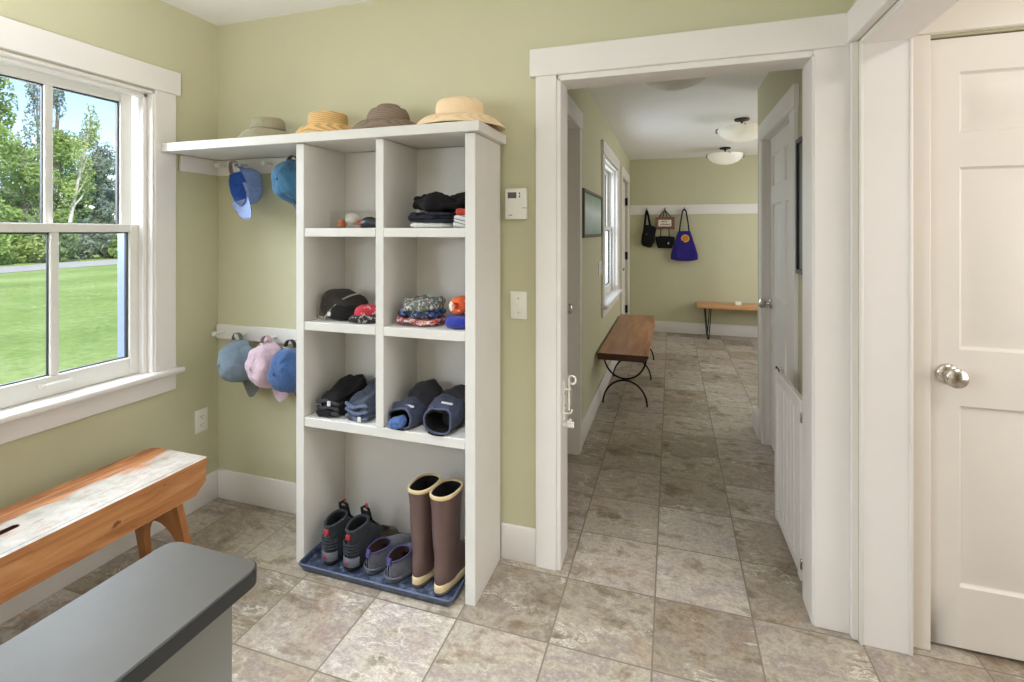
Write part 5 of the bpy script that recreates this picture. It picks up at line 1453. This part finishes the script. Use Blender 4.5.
# ================================================================== LIGHT
def area(name, loc, rot, sx, sy, power, colr=(1, 1, 1), shape='RECTANGLE', spread=PI):
    l = bpy.data.lights.new(name, 'AREA'); l.shape = shape; l.size = sx
    if shape in ('RECTANGLE', 'ELLIPSE'): l.size_y = sy
    l.energy = power; l.color = colr; l.spread = spread
    o = bpy.data.objects.new(name, l); COL.objects.link(o); o.location = loc; o.rotation_euler = rot
    return o
DAY = (0.80, 0.90, 1.0); DAY2 = (0.90, 0.95, 1.0); NEUT = (1.0, 0.96, 0.93)
area('side_window_fill', (-2.2, -0.7, 1.5), (0, -PI / 2 + 0.85, 0), 1.2, 0.95, 56, DAY)  # added fill inside the unseen second window, brightens the floor
area('daylight_front_window', (-3.2, 1.28, 2.2), (0, -PI / 2 + 0.6, 0), 1.8, 1.7, 230, DAY)
area('floor_fill_from_above', (-0.35, 0.75, 2.45), (0, 0.0, 0), 0.4, 0.4, 11, (0.84, 0.92, 1.0), 'DISK', 1.45)  # added downward fill for the floor, no fixture here
area('rear_wall_fill', (-0.9, -2.05, 1.45), (PI / 2, 0, 0), 2.4, 1.3, 5, NEUT)  # added soft fill before the solid rear wall, no window there
area('room_bounce_fill', (-0.4, -0.3, 1.8), (PI, 0, 0), 0.5, 0.5, 17, (0.93, 0.96, 1.0), 'DISK')  # unseen bounce flash, added to brighten ceiling and room
area('corner_bounce_fill', (-1.45, 0.75, 1.75), (PI, 0, 0), 0.5, 0.5, 12, (0.93, 0.96, 1.0), 'DISK')  # second bounce source, added to spread light into the ceiling corner
area('closet_overhead_fill', (1.55, 0.9, 2.42), (0, 0, 0), 0.4, 0.4, 13, NEUT, 'DISK')  # added unseen fill over the space behind the right opening
area('closet_side_fill', (2.45, 1.1, 1.35), (0, PI / 2, 0), 1.4, 1.3, 22, (1.0, 0.97, 0.97))  # added fill through the right opening onto shelf side and left wall
area('daylight_hall_side', (2.44, 5.6, 1.4), (0, PI / 2, 0), 1.4, 1.8, 31, (0.97, 0.99, 1.0))
area('daylight_hall_window', (-0.72, 4.83, 1.4), (0, -PI / 2, 0), 1.1, 0.95, 12, DAY)
for i, (x, y, e) in enumerate(((0.595, 4.80, 36.0), (0.61, 6.40, 27.0))):
    l = bpy.data.lights.new('bowl_lamp', 'POINT'); l.energy = e; l.color = (0.97, 0.98, 1.0); l.shadow_soft_size = 0.05
    o = bpy.data.objects.new('bowl_lamp', l); COL.objects.link(o); o.location = (x, y, HZ - 0.13)
s = bpy.data.lights.new('sun', 'SUN'); s.energy = 5.0; s.angle = 0.01; s.color = (1, 0.96, 0.88)
o = bpy.data.objects.new('sun', s); COL.objects.link(o); o.rotation_euler = Vector((-0.55, 0.35, -0.75)).to_track_quat('-Z', 'Y').to_euler()

w = bpy.data.worlds.new('sky'); SC.world = w; w.use_nodes = True
nt = w.node_tree; nt.nodes.clear()
out = nt.nodes.new('ShaderNodeOutputWorld'); bg_ = nt.nodes.new('ShaderNodeBackground'); sk = nt.nodes.new('ShaderNodeTexSky')
sk.sky_type = 'NISHITA'; sk.sun_disc = False; sk.sun_elevation = math.radians(48); sk.sun_rotation = math.radians(120); sk.air_density = 1.0; sk.dust_density = 0.6; sk.ozone_density = 1.5
nt.links.new(sk.outputs[0], bg_.inputs[0]); nt.links.new(bg_.outputs[0], out.inputs[0]); bg_.inputs[1].default_value = 0.26

# ================================================================== CAMERA
cd = bpy.data.cameras.new('camera'); cam = bpy.data.objects.new('camera', cd); COL.objects.link(cam)
cam.location = (0, 0, 1.39); cam.rotation_euler = (PI / 2, 0, 0.3115)
cd.sensor_width = 36; cd.lens = 495 / 1024 * 36; cd.shift_y = -(341 - 231) / 1024; cd.clip_start = 0.02; cd.clip_end = 500
SC.camera = cam
SC.view_settings.view_transform = 'Standard'; SC.view_settings.look = 'None'; SC.view_settings.exposure = 0.0; SC.view_settings.gamma = 1.0; SC.view_settings.use_curve_mapping = False
SC.cycles.max_bounces = 10; SC.cycles.diffuse_bounces = 6; SC.cycles.transparent_max_bounces = 16
SC.cycles.use_denoising = True
SC.cycles.sample_clamp_indirect = 6
